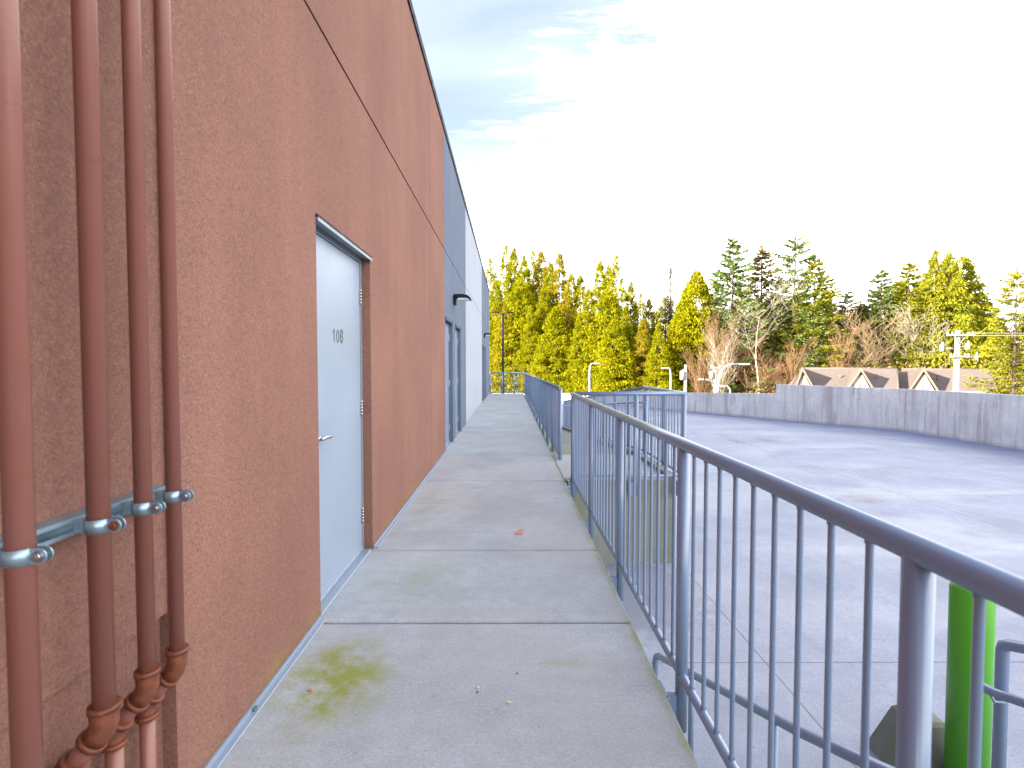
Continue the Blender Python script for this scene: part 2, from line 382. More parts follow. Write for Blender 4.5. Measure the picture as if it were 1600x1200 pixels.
r.m = 1; r.box(WE + .008, PLAT0 + .005, -.03, PX1 - .105, PLAT1, -.004)
rampo = r.build('ramp', [M['side'], M['walk']]); fix_normals(rampo)
tag(rampo, kind='structure')
# stair beside the near walkway, going up towards the viewer
st = MB()
for i in range(6):
    z1 = DECK + .178 * (i + 1); st.box(1.08, -8 if i == 5 else 2.25 - .3 * (i + 1) - .3, DECK - .01, 2.12, 2.25 - .3 * i, z1 - .004, .006)
st.box(WE + .004, -4, DECK - .01, 1.078, -.52, -.006)
sto = st.build('concrete_stair', M['side']); tag(sto, 'grey concrete stair rising from the deck towards the near end of the walkway', 'stair')
# ------------------------------------------------------------------ building
B = thing('commercial_building', 'long stucco building with brown, slate blue and pale grey wall sections and numbered door', 'building', (WX, 0, 0))
def facade(mat, name, panels, holes, x=WX, depth=.1, back=True, zb=-.03):
    """panels (y0,y1,z0,z1) with hole cut-outs; each edge returns inwards"""
    m = MB(); ox = -WX
    for (y0, y1, z0, z1) in panels:
        hs = [h for h in holes if h[0] >= y0 - 1e-4 and h[1] <= y1 + 1e-4 and h[2] < z1 and h[3] > z0]
        ys = sorted({y0, y1, *[h[0] for h in hs], *[h[1] for h in hs]}); zs = sorted({z0, z1, *[min(max(h[2], z0), z1) for h in hs], *[min(h[3], z1) for h in hs]})
        for a, b in zip(ys, ys[1:]):
            for c, e in zip(zs, zs[1:]):
                if any(h[0] <= (a + b) / 2 <= h[1] and h[2] <= (c + e) / 2 <= h[3] for h in hs): continue
                m.quad((x + ox, a, c), (x + ox, b, c), (x + ox, b, e), (x + ox, a, e))
        q = x + ox - .02
        m.quad((q, y0, z0), (x + ox, y0, z0), (x + ox, y0, z1), (q, y0, z1))
        m.quad((x + ox, y1, z0), (q, y1, z0), (q, y1, z1), (x + ox, y1, z1))
        m.quad((q, y0, z1), (x + ox, y0, z1), (x + ox, y1, z1), (q, y1, z1))
        m.quad((x + ox, y0, z0), (q, y0, z0), (q, y1, z0), (x + ox, y1, z0))
        for h in hs:
            a, b, c, e = h; q2 = x + ox - depth; c = max(c, z0)
            m.quad((q2, b, c), (x + ox, b, c), (x + ox, b, e), (q2, b, e))      # far reveal
            m.quad((x + ox, a, c), (q2, a, c), (q2, a, e), (x + ox, a, e))      # near reveal
            m.quad((q2, a, e), (x + ox, a, e), (x + ox, b, e), (q2, b, e))      # head
    return m.build(name, mat, B)
H1 = (2.773, 3.834, -.03, 2.20); H2 = (8.23, 9.30, -.03, 2.18); H3 = (9.75, 10.80, -.03, 2.18); H4 = (19.25, 20.3, -.03, 2.18); H5 = (20.8, 21.85, -.03, 2.18)
gp = .007
facade(M['brown'], 'brown_wall', [(1.564, 6.7 - gp, -.03, JZ - gp * 1.4), (6.7 + gp, 8.16, -.03, JZ - gp * 1.4),
       (1.564, 6.7 - gp, JZ + gp * 1.4, ROOF), (6.7 + gp, 8.16, JZ + gp * 1.4, ROOF)], [H1])
facade(M['slate'], 'slate_wall', [(8.164, 12.06, -.03, JZ - gp), (8.164, 12.06, JZ + gp, ROOF)], [H2, H3])
facade(M['pale'], 'pale_wall', [(12.066, 18.9, -.03, JZ - gp), (12.066, 18.9, JZ + gp, ROOF)], [])
facade(M['slate'], 'slate_wall', [(18.906, ENDY, -.03, JZ - gp), (18.906, ENDY, JZ + gp, ROOF)], [H4, H5])
nb = MB()                                                                  # recessed near section behind the pipes
nb.quad((-.02, -5, .63), (-.02, 1.563, .63), (-.02, 1.563, ROOF), (-.02, -5, ROOF))
nb.quad((-.045, -5, -.2), (-.045, 1.563, -.2), (-.045, 1.563, .63), (-.045, -5, .63))
nb.quad((-.045, -5, .63), (-.045, 1.563, .63), (-.02, 1.563, .63), (-.02, -5, .63))
nb.quad((-.09, 1.5635, -.2), (0, 1.5635, -.2), (0, 1.5635, ROOF), (-.09, 1.5635, ROOF))
nb.build('recessed_wall', M['brownrough'], B)
gb = MB()                                                                  # solid core behind the joints, open at the doors
zc = ROOF - .01; segs = [(1.58, H1), (H1[1], H2), (H2[1], H3), (H3[1], H4), (H4[1], H5), (H5[1], None)]
for s0, h in segs:
    e0 = h[0] if h else ENDY - .005
    gb.box(-.35, s0 + (.09 if s0 > 2 else 0), -.1, -.0125, e0 - (.09 if h else 0), 2.3)
gb.box(-.35, 1.58, 2.3, -.0125, ENDY - .005, zc)
gb.build('wall_core', M['groove'], B)
bb = MB(); bb.box(-14, -5, GND, -.36, ENDY, 4.9); bb.box(-.358, -5, GND, -.05, ENDY - .01, -.2)
bb.quad((-.36, ENDY + .004, -.2), (0, ENDY + .004, -.2), (0, ENDY + .004, ROOF), (-.36, ENDY + .004, ROOF))
bb.build('building_body', M['slate'], B)
cp = MB(); cp.box(-.4, -5, ROOF + .001, .018, ENDY + .02, ROOF + .05); cp.box(.004, -5, ROOF - .045, .018, ENDY + .02, ROOF)
cp.build('roof_cap', M['cap'], B)
fl = MB()
for a, b in ((1.58, 2.76), (3.86, 8.20), (9.33, 9.72), (10.83, 19.2), (20.33, 20.77), (21.9, ENDY)):
    fl.box(.001, a, .001, .034, b, .011, .002); fl.box(.001, a, .011, .009, b, .03)
fl.build('base_flashing', M['flash'], B)
def make_door(h, leafm, framem, number=False, hinge_far=True):
    a, b, c, e = h
    fr = MB(); fd = -.067
    fr.box(-.15, a + .001, 0, fd + .004, a + .05, e - .001, .002); fr.box(-.15, b - .042, 0, fd + .004, b - .001, e - .001, .002)
    fr.box(-.15, a + .05, e - .052, fd + .004, b - .042, e - .002, .002)
    # stop and head soffit, drip flashing over the opening
    fr.box(fd + .005, a + .003, e - .014, -.002, b - .003, e - .003)
    fr.box(-.03, a - .006, e - .022, .016, b + .008, e - .0145); fr.box(.012, a - .006, e - .032, .0155, b + .008, e - .0225)
    fr.m = 1; fr.box(-.01, a - .004, e - .0143, .012, b + .006, e + .004)
    D = fr.build('door', [framem, M['cap']], B)
    lf = MB(); lf.box(-.14, a + .053, .022, fd, b - .045, e - .055, .003); lf.build('door_leaf', leafm, D)
    th = MB(); th.box(-.15, a + .012, .0, -.005, b - .012, .014, .003); th.box(fd - .01, a + .056, .016, fd + .010, b - .05, .042, .003)
    for q in range(8):
        yy = a + .12 + q * (b - a - .24) / 7; th.tube([(fd + .013, yy, .034), (fd + .0165, yy, .034)], .004, 8)
    th.build('threshold', M['flash'], D)
    for zz in (1.90, 1.08, .28):
        hg = MB(); hy = b - .044
        hg.box(fd + .0005, hy - .022, zz - .056, fd + .004, hy + .018, zz + .056)
        for q in range(5): hg.tube([(fd + .008, hy, zz - .056 + q * .0225), (fd + .008, hy, zz - .0345 + q * .0225)], .0075, 10)
        for q in (-1, 0, 1): hg.tube([(fd + .004, hy - .012, zz + q * .035), (fd + .0055, hy - .012, zz + q * .035)], .0035, 8)
        hg.build('hinge', M['steel'], D)
    hd = MB(); y0 = a + .105
    hd.box(fd, y0 - .027, .905, fd + .01, y0 + .033, 1.105, .003)
    hd.tube([(fd + .008, y0 + .003, .98), (fd + .045, y0 + .003, .98)], [.022, .012], 14)
    hd.tube([(fd + .052, y0 - .006, .98), (fd + .054, y0 + .03, .981), (fd + .056, y0 + .075, .98), (fd + .053, y0 + .125, .974)], [.0125, .0115, .0105, .0095], 12, True, True)
    hd.tube([(fd + .008, y0 + .003, 1.06), (fd + .022, y0 + .003, 1.06)], .016, 14)
    hd.build('lever_handle', M['steel'], D)
    if number:
        def ribbon(mb, pts, w, closed=False):
            n = len(pts); L = []; Rr = []
            for i in range(n):
                p0 = pts[i - 1] if (i or closed) else pts[i]; p1 = pts[(i + 1) % n] if (i < n - 1 or closed) else pts[i]
                dx, dy = p1[0] - p0[0], p1[1] - p0[1]; q = hypot(dx, dy); nx, ny = -dy / q * w / 2, dx / q * w / 2
                L.append((0, pts[i][0] + nx, pts[i][1] + ny)); Rr.append((0, pts[i][0] - nx, pts[i][1] - ny))
            m_ = n if closed else n - 1
            mb.add(L + Rr, [(i, n + i, n + (i + 1) % n, (i + 1) % n) for i in range(m_)])
        mb = MB(); hh, sw = .084, .0125; e_ = lambda cx, cy, rx, ry, a0, a1, n: [(cx + rx * cos(a0 + (a1 - a0) * i / n), cy + ry * sin(a0 + (a1 - a0) * i / n)) for i in range(n + 1)]
        ribbon(mb, [(-.066, 0), (-.066, hh)], sw); mb.v = [tuple(q) for q in mb.v]
        ribbon(mb, [(-.092, hh - .026), (-.080, hh - .019), (-.073, hh - .008), (-.0722, hh - .0005)], sw * .8)
        ribbon(mb, e_(0, hh / 2, .021, hh / 2 - sw / 2, 0, 2 * pi, 28)[:-1], sw, True)
        ribbon(mb, e_(.072, .028, .021, .0215, 0, 2 * pi, 24)[:-1], sw, True)
        ribbon(mb, e_(.074, hh * .46, .0235, hh * .46 + .024 - sw / 2 - .009, pi * 1.03, pi * .14, 14), sw)
        vs_ = [(x_ + .0005 * (1 + i // 40), y_, z_) for i, (x_, y_, z_) in enumerate(mb.v)]; mb.v = vs_
        tmp = mb.build('door_number', M['dark']); me = tmp.data; bpy.data.objects.remove(tmp)
        no = bpy.data.objects.new('door_number', me); COL.objects.link(no); no.parent = D; no.location = (fd + .0015, 3.30, 1.54)
    return D
d1 = make_door(H1, M['doorpale'], M['frame'], True); d1['label'] = 'pale grey steel door numbered 106 in the brown wall'
for h in (H2, H3, H4, H5): make_door(h, M['doorslate'], M['frameslate'])
# wall lamps over each pair of doors
def wall_lamp(y, z, label):
    T = thing('wall_lamp', label, 'wall lamp', (WX, y, z), 'wall lamps over the pairs of slate doors')
    m = MB(); m.box(.001, -.10, -.10, .045, .10, .075, .008); m.build('back_box', M['cap'], T)
    m = MB()
    prof = [(.02, .078), (.16, .082), (.26, .065), (.315, .02), (.32, -.01), (.30, -.012), (.25, .02), (.02, .03)]
    m.prism([(a, b) for a, b in prof], 'y', -.145, .145); o = m.build('hood', M['cap'], T); fix_normals(o)
    m = MB(); m.box(.09, -.12, -.022, .29, .12, .018, .006); m.build('lens', M['glass'], T)
wall_lamp(9.5, 2.62, 'black hooded wall lamp over the nearer pair of slate doors')
wall_lamp(20.5, 2.62, 'black hooded wall lamp over the farther pair of slate doors')
# ------------------------------------------------------------------ pipes on a strut
SX = -.965; PR = .0232
def pipe(y, label, low, kick=None, PR=.0232):
    T = thing('gas_pipe', label, 'pipe', (SX, y, low), 'brown pipes clamped to the near wall')
    top = 6.0 - low
    m = MB()
    if kick is None:
        m.tube([(0, 0, -.9), (0, 0, top)], PR, 28); m.build('riser', M['pipe'], T)
    else:
        m.tube([(0, 0, .0), (0, 0, top)], PR, 28); m.build('riser', M['pipe'], T)
        K = Vector((-.076, -.022, -.092)); k0 = Vector((0, 0, -.04))
        e = MB()
        e.tube([(0, 0, .012), (0, 0, -.0), k0 + Vector((0, 0, .012)), k0 + K * .10, k0 + K * .30], [PR + .0062] * 5, 26)
        e.tube([(0, 0, .016), (0, 0, .003)], PR + .0095, 26); q = k0 + K * .27; e.tube([q, q + K * .11], PR + .0095, 26)
        e.build('elbow', M['rust'], T)
        n = MB(); n.tube([k0 + K * .2, k0 + K * .95], PR, 22); n.build('nipple', M['pipe'], T)
        b = k0 + K
        e = MB(); e.tube([b - K * .25, b, b + Vector((0, 0, -.02)), b + Vector((0, 0, -.04))], PR + .0062, 26)
        e.tube([b - K * .27, b - K * .17], PR + .0095, 26); e.tube([b + Vector((0, 0, -.03)), b + Vector((0, 0, -.043))], PR + .0095, 26)
        e.build('elbow', M['rust'], T)
        n = MB(); n.tube([b + Vector((0, 0, -.03)), b + Vector((0, 0, -.60))], PR, 24); n.build('tail_pipe', M['pipe'], T)
    # clamp: band, two ears with a bolt through them
    for cz in ((1.018, 2.6, 4.2)):
        zc_ = cz - low; c = MB(); rr = PR + .0035; n = 26; vs = []; a0, a1 = .22, 2 * pi - .22
        for i in range(n + 1):
            a = a0 + (a1 - a0) * i / n
            for rad in (PR + .0008, rr):
                for zq in (-.016, .016): vs.append((rad * cos(a), rad * sin(a), zc_ + zq))
        fs = []
        for i in range(n):
            j = i * 4; fs += [(j + 2, j + 6, j + 7, j + 3), (j, j + 1, j + 5, j + 4), (j + 1, j + 3, j + 7, j + 5), (j, j + 4, j + 6, j + 2)]
        c.add(vs, fs, True)
        for sgn in (-1, 1):
            yy = sgn * .0072
            pl = [(PR - .002, -.016), (PR + .018, -.016)] + [(PR + .018 + .016 * sin(t), -.016 * cos(t)) for t in [pi * i / 8 for i in range(1, 8)]] + [(PR + .018, .016), (PR - .002, .016)]
            c.prism([(a, b + zc_) for a, b in pl], 'y', yy - .0014, yy + .0014)
        c.box(-PR - .022, -.017, zc_ - .016, -PR + .001, .017, zc_ + .016, .003)
        co_ = c.build('clamp', M['galv'], T); fix_normals(co_)
        bx = PR + .018
        bt = MB(); bt.tube([(bx, -.016, zc_), (bx, .016, zc_)], .0042, 10); bt.tube([(bx, -.0155, zc_), (bx, -.010, zc_)], .0088, 6); bt.tube([(bx, -.0100, zc_), (bx, -.0088, zc_)], .0115, 16); bt.tube([(bx, .009, zc_), (bx, .0145, zc_)], .0085, 6)
        bt.build('bolt', M['rust'] if abs(y - 1.193) < .01 and cz < 1.5 else M['steel'], co_)
    return T
pipe(1.0, 'leftmost of the four brown wall pipes, running straight down without an elbow', .6, None, .0245)
pipe(1.193, 'second brown wall pipe from the left, its clamp bolt rusty', .572, 1, .0235)
pipe(1.338, 'third brown wall pipe from the left, close beside the rightmost one', .569, 1, .0205)
pipe(1.460, 'rightmost and farthest of the four brown wall pipes', .558, 1, .0195)
def strut(z, label):
    m = MB(); x0, x1 = WX - .019, WX + .0275
    m.box(x0, -.9, z - .0205, x0 + .003, 1.50, z + .0205); m.box(x0 + .003, -.9, z + .0178, x1, 1.50, z + .0205); m.box(x0 + .003, -.9, z - .0205, x1, 1.50, z - .0178)
    m.box(x1 - .003, -.9, z + .0105, x1 + .0004, 1.50, z + .0177); m.box(x1 - .003, -.9, z - .0177, x1 + .0004, 1.50, z - .0105)
    tag(m.build('strut_channel', M['galv']), label, 'steel channel')
strut(1.018, 'galvanised steel channel on the wall carrying the pipe clamps at waist height')
# ------------------------------------------------------------------ railings
RT = .0262; PK = .008; RZ = 1.054; BZ = .045
def railing(name, label, path, group=None, post_at=(), post_low=-.14, top=RZ, bot=BZ, limit=100, plates='side', pick0=None, round_top=False, seg=16):
    """path: list of (x, y, floor z); straight runs with posts at the given distances, pickets about every 0.124 m"""
    T = thing(name, label, 'railing', path[0], group)
    o = Vector(path[0]); P = [Vector(p) - o for p in path]
    m = MB(); m.tube([p + Vector((0, 0, top)) for p in P], RT, seg + 8, True, round_top); 
    m.build('top_rail', M['rail'], T)
    m = MB(); m.tube([p + Vector((0, 0, bot)) for p in P], .019, seg); m.build('bottom_rail', M['rail'], T)
    cum = [0]
    for a, b in zip(P, P[1:]): cum.append(cum[-1] + (b - a).length)
    def pt(s):
        for i in range(len(P) - 1):
            if s <= cum[i + 1] + 1e-6: return P[i].lerp(P[i + 1], (s - cum[i]) / (cum[i + 1] - cum[i]))
        return P[-1]
    posts = sorted(post_at)
    for s in posts:
        p = pt(s); m = MB(); m.tube([p + Vector((0, 0, post_low)), p + Vector((0, 0, top - .004))], RT - .0005, seg + 4)
        po = m.build('post', M['rail'], T)
        q = MB()
        if plates == 'side':
            q.box(p.x - .085, p.y - .055, p.z + post_low + .0, p.x - .073, p.y + .055, p.z - .012, .002)
            q.box(p.x - .074, p.y - .012, p.z + post_low + .01, p.x - .01, p.y + .012, p.z - .04)
            for sy in (-.035, .035):
                for sz in (post_low + .025, -.04): q.tube([(p.x - .074, p.y + sy, p.z + sz), (p.x - .062, p.y + sy, p.z + sz)], .009, 6)
        else:
            z0 = post_low
            q.box(p.x - .055, p.y - .055, p.z + z0, p.x + .055, p.y + .055, p.z + z0 + .009, .002)
            for sx in (-.038, .038):
                for sy in (-.038, .038): q.tube([(p.x + sx, p.y + sy, p.z + z0 + .009), (p.x + sx, p.y + sy, p.z + z0 + .02)], .008, 6)
        q.build('base_plate', M['rail'], po)
    stops = sorted(set([0, cum[-1]] + posts + cum)); n = 0; rest = MB()
    me = None
    for a, b in zip(stops, stops[1:]):
        if b - a < .16: continue
        k_ = max(1, round((b - a) / .1245)); 
        for i in range(1, k_):
            p = pt(a + (b - a) * i / k_)
            if n < limit:
                if me is None:
                    mm = MB(); mm.tube([(0, 0, bot + .012), (0, 0, top - .018)], PK, 10, False); mm.tube([(0, 0, bot + .016), (0, 0, bot + .024)], PK + .0025, 10, False); mm.tube([(0, 0, top - .032), (0, 0, top - .022)], PK + .0022, 10, False)
                    ob = mm.build('picket', M['rail'], T); me = ob.data
                else:
                    ob = bpy.data.objects.new('picket', me); COL.objects.link(ob); ob.parent = T
                ob.location = p; n += 1
            else: rest.tube([p + Vector((0, 0, bot + .012)), p + Vector((0, 0, top - .018))], PK, 6, False)
    if rest.v: rest.build('distant_pickets', M['rail'], T)['kind'] = 'stuff'
    return T
y0 = -1.55
railing('guardrail', 'long slate blue guardrail in the foreground along the near walkway edge', [(RX, y0, 0), (RX, 6.17, 0)],
        post_at=[.922 - y0, 2.185 - y0, 3.43 - y0, 4.675 - y0, 5.92 - y0 + .13, .94 - 1.245 - y0, 0], post_low=-.2)
railing('guardrail', 'slate blue guardrail boxing the front and outer side of the ramp landing', [(RX + .045, 6.235, 0), (2.135, 6.235, 0), (2.135, PLAT1, 0)],
        post_at=[0, .75, 1.335, 2.2, 3.085], post_low=-.2)
Tn = railing('guardrail', 'sloping slate blue guardrail with handrail down the outer side of the ramp', [(2.135, PLAT1 + .07, 0), (2.135, 20.2, rz(20.2))],
        post_at=[0, 1.1, 2.35, 3.6, 4.85, 6.1, 7.35, 8.6, 9.85, 11.1, 12.15], post_low=-.2)
m = MB(); hr = [Vector((-.075, yy - PLAT1 - .07, .86 + rz(yy))) for yy in (PLAT1, 20.0)]
m.tube([hr[0] + Vector((0.0, -.24, -.30)), hr[0] + Vector((0, -.24, -.06)), hr[0] + Vector((0, -.20, -.01)), hr[0] + Vector((0, -.12, .0)), *hr, hr[1] + Vector((0, .25, 0))], .0195, 14, True, True)
for i in range(10):
    p = hr[0].lerp(hr[1], (i + .4) / 10); m.tube([p + Vector((0, 0, -.01)), p + Vector((.0, 0, -.05)), p + Vector((.06, 0, -.06))], .006, 8)
m.build('handrail', M['rail'], Tn)
fy0, fy1 = 7.60, 25.75
railing('guardrail', 'long slate blue guardrail along the far half of the walkway', [(RX, fy0, 0), (RX, fy1, 0)],
        post_at=[0] + [1.3 * i for i in range(1, 14)] + [fy1 - fy0], post_low=-.2)
railing('guardrail', 'short guardrail across the far end of the walkway before the trees', [(WX + .06, 25.75, 0), (RX - .06, 25.75, 0)],
        post_at=[0, .6, 1.19, 1.66], post_low=.0, plates='foot')
# stair handrail (wall side) and stair guard (outer side)
T = thing('stair_handrail', 'pale slate handrail seen low behind the near guardrail pickets', 'handrail', (1.02, 3.5, DECK - .02))
m = MB(); a = Vector((0, 0, .46)); b = Vector((.13, -1.5, 1.02))
m.tube([(0, .02, 0), (0, .02, .40), (.002, .008, .448), (.008, -.03, .475), *[Vector((.008, -.03, .475)).lerp(b, t) for t in (.06, .5, 1)], (.14, -2.6, 1.52)], .0215, 18, True, True)
m.build('rail_tube', M['rail'], T)
for t in (.35, .9):
    p = Vector((.008, -.03, .475)).lerp(b, t); q = MB(); q.tube([(p.x, p.y, .0), (p.x, p.y, p.z)], .0165, 14); q.build('post', M['rail'], T)
T = thing('stair_guard', 'slate rail with rounded handrail end beside the green bollard', 'railing', (2.165, 2.2, DECK))
sl = .37; m = MB(); hz = .177 - DECK
m.tube([(0, .0, 0), (0, 0, hz - .035), (0, -.006, hz - .012), (0, -.03, hz + .004), (0, -2.2, hz + 2.2 * sl)], .0245, 20); m.build('guard_frame', M['rail'], T)
m = MB(); z2 = -.03 - DECK; m.tube([(-.07, .03, z2 - .003), (-.07, 0, z2), (-.07, -.05, z2 + .01), (-.07, -2.2, z2 + 2.2 * sl - .1)], .0195, 16, True, True)
m.tube([(-.07, -.02, z2 - .01), (-.05, -.02, z2 - .045), (-.0, -.02, z2 - .05)], .006, 8); m.build('handrail', M['rail'], T)
for yy in (-1.1, -2.15): q = MB(); q.tube([(0, yy, .4 if yy > -2 else .8), (0, yy, hz - yy * sl)], .0235, 16); q.build('post', M['rail'], T)
# ------------------------------------------------------------------ parapet wall round the deck
pp = MB()
path = [(15.0, -8, .56), (15.0, 19.3, .52), (12.2, 23.4, .56)]
path2 = [(12.2, 23.4, .13), (9.5, 27.7, -.05), (4.3, 36, -.52), (1.1, 41.1, -.80), (-12, 41.1, -.8)]
def wall_run(mb, pts, th=.26, off0=None):
    # offset to the outer side with mitred corners
    outs = []
    for i, p in enumerate(pts):
        ns = []
        for j in (i - 1, i):
            if 0 <= j < len(pts) - 1:
                dx, dy = pts[j + 1][0] - pts[j][0], pts[j + 1][1] - pts[j][1]; L = hypot(dx, dy); ns.append((dy / L, -dx / L))
        nx = sum(n[0] for n in ns) / len(ns); ny = sum(n[1] for n in ns) / len(ns); L2 = nx * nx + ny * ny
        outs.append((p[0] + nx / L2 * th, p[1] + ny / L2 * th))
    n = len(pts); vs = []
    ch = .018
    for p, q in zip(pts, outs):
        ux, uy = (q[0] - p[0]) / th, (q[1] - p[1]) / th
        vs += [(p[0], p[1], DECK - .01), (p[0], p[1], p[2] - ch), (p[0] + ux * ch, p[1] + uy * ch, p[2]), (q[0] - ux * ch, q[1] - uy * ch, p[2]), (q[0], q[1], p[2] - ch), (q[0], q[1], GND)]
    fs = []
    for i in range(n - 1):
        for k_ in range(5): fs.append((i * 6 + k_, i * 6 + k_ + 1, i * 6 + 7 + k_, i * 6 + 6 + k_))
    fs += [tuple(range(6)), tuple(range((n - 1) * 6, n * 6))[::-1]]
    mb.add(vs, fs)
wall_run(pp, path); o = pp.build('parapet_wall', M['parapet']); fix_normals(o)
tag(o, 'taller stained concrete parapet wall on the right side of the deck', 'wall')
pp = MB(); path2[0] = (12.2 - .003, 23.4 + .0045, .13); wall_run(pp, path2); o = pp.build('parapet_wall', M['parapet']); fix_normals(o)
tag(o, 'lower stepped down concrete parapet wall at the far side of the deck', 'wall')
# ------------------------------------------------------------------ bollard, block, chips
T = thing('bollard', 'bright green steel bollard behind the nearest guardrail post', 'bollard', (2.555, 2.78, DECK))
m = MB(); m.tube([(0, 0, 0), (0, 0, 1.23), *[(0, 0, 1.23 + .04 * sin(a)) for a in (.4, .8, 1.2, 1.5)]], [.098, .098] + [.098 * cos(a) for a in (.4, .8, 1.2, 1.5)], 36); m.build('post_tube', M['green'], T)
m = MB(); m.tube([(0, 0, 0), (0, 0, .03)], [.13, .11], 30); m.build('collar', M['side'], T)
m = MB(); bx0, bx1, by0, by1, zt = 2.40, 2.60, 2.94, 3.14, -.725
m.add([(bx0 - .09, by0 - .1, DECK), (bx1 + .09, by0 - .1, DECK), (bx1 + .09, by1 + .1, DECK), (bx0 - .09, by1 + .1, DECK), (bx0, by0, zt - .02), (bx1, by0, zt - .02), (bx1, by1, zt - .02), (bx0, by1, zt - .02),
       (bx0 + .02, by0 + .02, zt), (bx1 - .02, by0 + .02, zt), (bx1 - .02, by1 - .02, zt), (bx0 + .02, by1 - .02, zt)],
      [(0, 1, 5, 4), (1, 2, 6, 5), (2, 3, 7, 6), (3, 0, 4, 7), (4, 5, 9, 8), (5, 6, 10, 9), (6, 7, 11, 10), (7, 4, 8, 11), (8, 9, 10, 11)])
tag(m.build('concrete_block', M['side']), 'low sloping sided concrete block behind the green bollard', 'block')
def shard(name, pts, x, y, h, mat, label, cat, rz_=0):
    m = MB(); n = len(pts); c_, s_ = cos(rz_), sin(rz_)
    P_ = [(a * c_ - b * s_, a * s_ + b * c_) for a, b in pts]
    vs = [(a, b, 0) for a, b in P_] + [(a * .93, b * .93, h * (1 + .3 * sin(i * 2.1))) for i, (a, b) in enumerate(P_)]
    m.add(vs, [tuple(range(n, 2 * n))] + [(i, (i + 1) % n, n + (i + 1) % n, n + i) for i in range(n)])
    o = m.build(name, mat, None, (x, y, .0015)); tag(o, label, cat); return o
pc = at(813, 832, 1); t_ = 1.39 / (1.39 - pc.z); 
shard('brick_chip', [(-.036, -.062), (.022, -.066), (.037, .01), (.026, .06), (-.012, .066), (-.03, .0)], pc.x * t_, t_, .008, M['brick'], 'flat reddish chip lying on the middle of the walkway', 'debris', -.1)
random.seed(3)
for i, (px, py, s, mt, lb) in enumerate(((795, 1098, .012, 'leaf', 'tiny pale leaf fragment on the nearest slab, right of centre'), (747, 1075, .010, 'leaf', 'tiny tan leaf fragment on the nearest slab, at its middle'),
      (746, 1082, .007, 'dark', 'tiny dark crumb on the nearest slab, touching the tan fragment'), (485, 1079, .014, 'brick', 'tiny brown twig bit in the moss patch on the nearest slab'), (808, 1053, .007, 'dark', 'tiny dark crumb on the nearest slab, farthest from the wall'), (399, 1113, .016, 'dark', 'small dark clod of dirt on the base flashing by the wall'))):
    p = at(px, py, 1); t_ = 1.39 / (1.39 - p.z)
    shard('leaf_fragment' if mt != 'dark' else 'dirt_crumb', [(-s, -s * .4), (s * .3, -s * .6), (s, 0), (s * .4, s * .5), (-s * .7, s * .4)], p.x * t_, t_, s * .35 + (.012 if px < 410 else 0), M[mt], lb, 'debris', i)
# ------------------------------------------------------------------ lamps and poles beyond the deck
def lamp_curved(px, top, arm, Y, label, arm_h, rad=.07, group='curved street lamps beyond the parapet'):
    p = at(px, 600, Y); zt = at(px, top, Y).z; ax = (arm[0] - px) * Y / F; az = at(px, arm[1], Y).z
    T = thing('street_lamp', label, 'street lamp', (p.x, Y, GND), group)
    m = MB(); z0 = zt - GND; dz = az - zt
    pts = [Vector((0, 0, 0)), Vector((0, 0, z0 * .6)), Vector((0, 0, z0))]
    n = 8
    for i in range(1, n + 1):
        a = pi / 2 * i / n; pts.append(Vector((ax * .62 * (1 - cos(a)), 0, z0 + dz * sin(a))))
    pts.append(Vector((ax, 0, z0 + dz)))
    m.tube(pts, [rad * 1.25, rad * 1.1, rad] + [rad * (1 - .035 * i) for i in range(1, n + 1)] + [rad * .7], 12); m.build('pole', M['white'], T)
    m = MB(); sg = 1 if ax > 0 else -1; x0, x1 = sorted((ax - sg * .1, ax + sg * .6)); m.box(x0, -.14, z0 + dz - .07, x1, .14, z0 + dz + .06, .03); m.build('lamp_head', M['white'], T)
    m = MB(); m.box(-.2, -.2, 0, .2, .2, .03, .005); m.build('base_plate', M['white'], T)
lamp_curved(1122, 600, (1156, 569), 34, 'tallest pale curved street lamp, arm bending right above the low parapet', 1)
lamp_curved(921, 585, (927, 568), 48, 'pale curved street lamp before the cedars, arm bending right', 1, .09)
lamp_curved(1048, 592, (1043, 575), 48, 'pale curved street lamp beside the landing guardrail, arm bending left', 1, .09)
lamp_curved(1141, 611, (1129, 603), 40, 'low pale lamp arm just clearing the parapet, bending left', 1, .07)
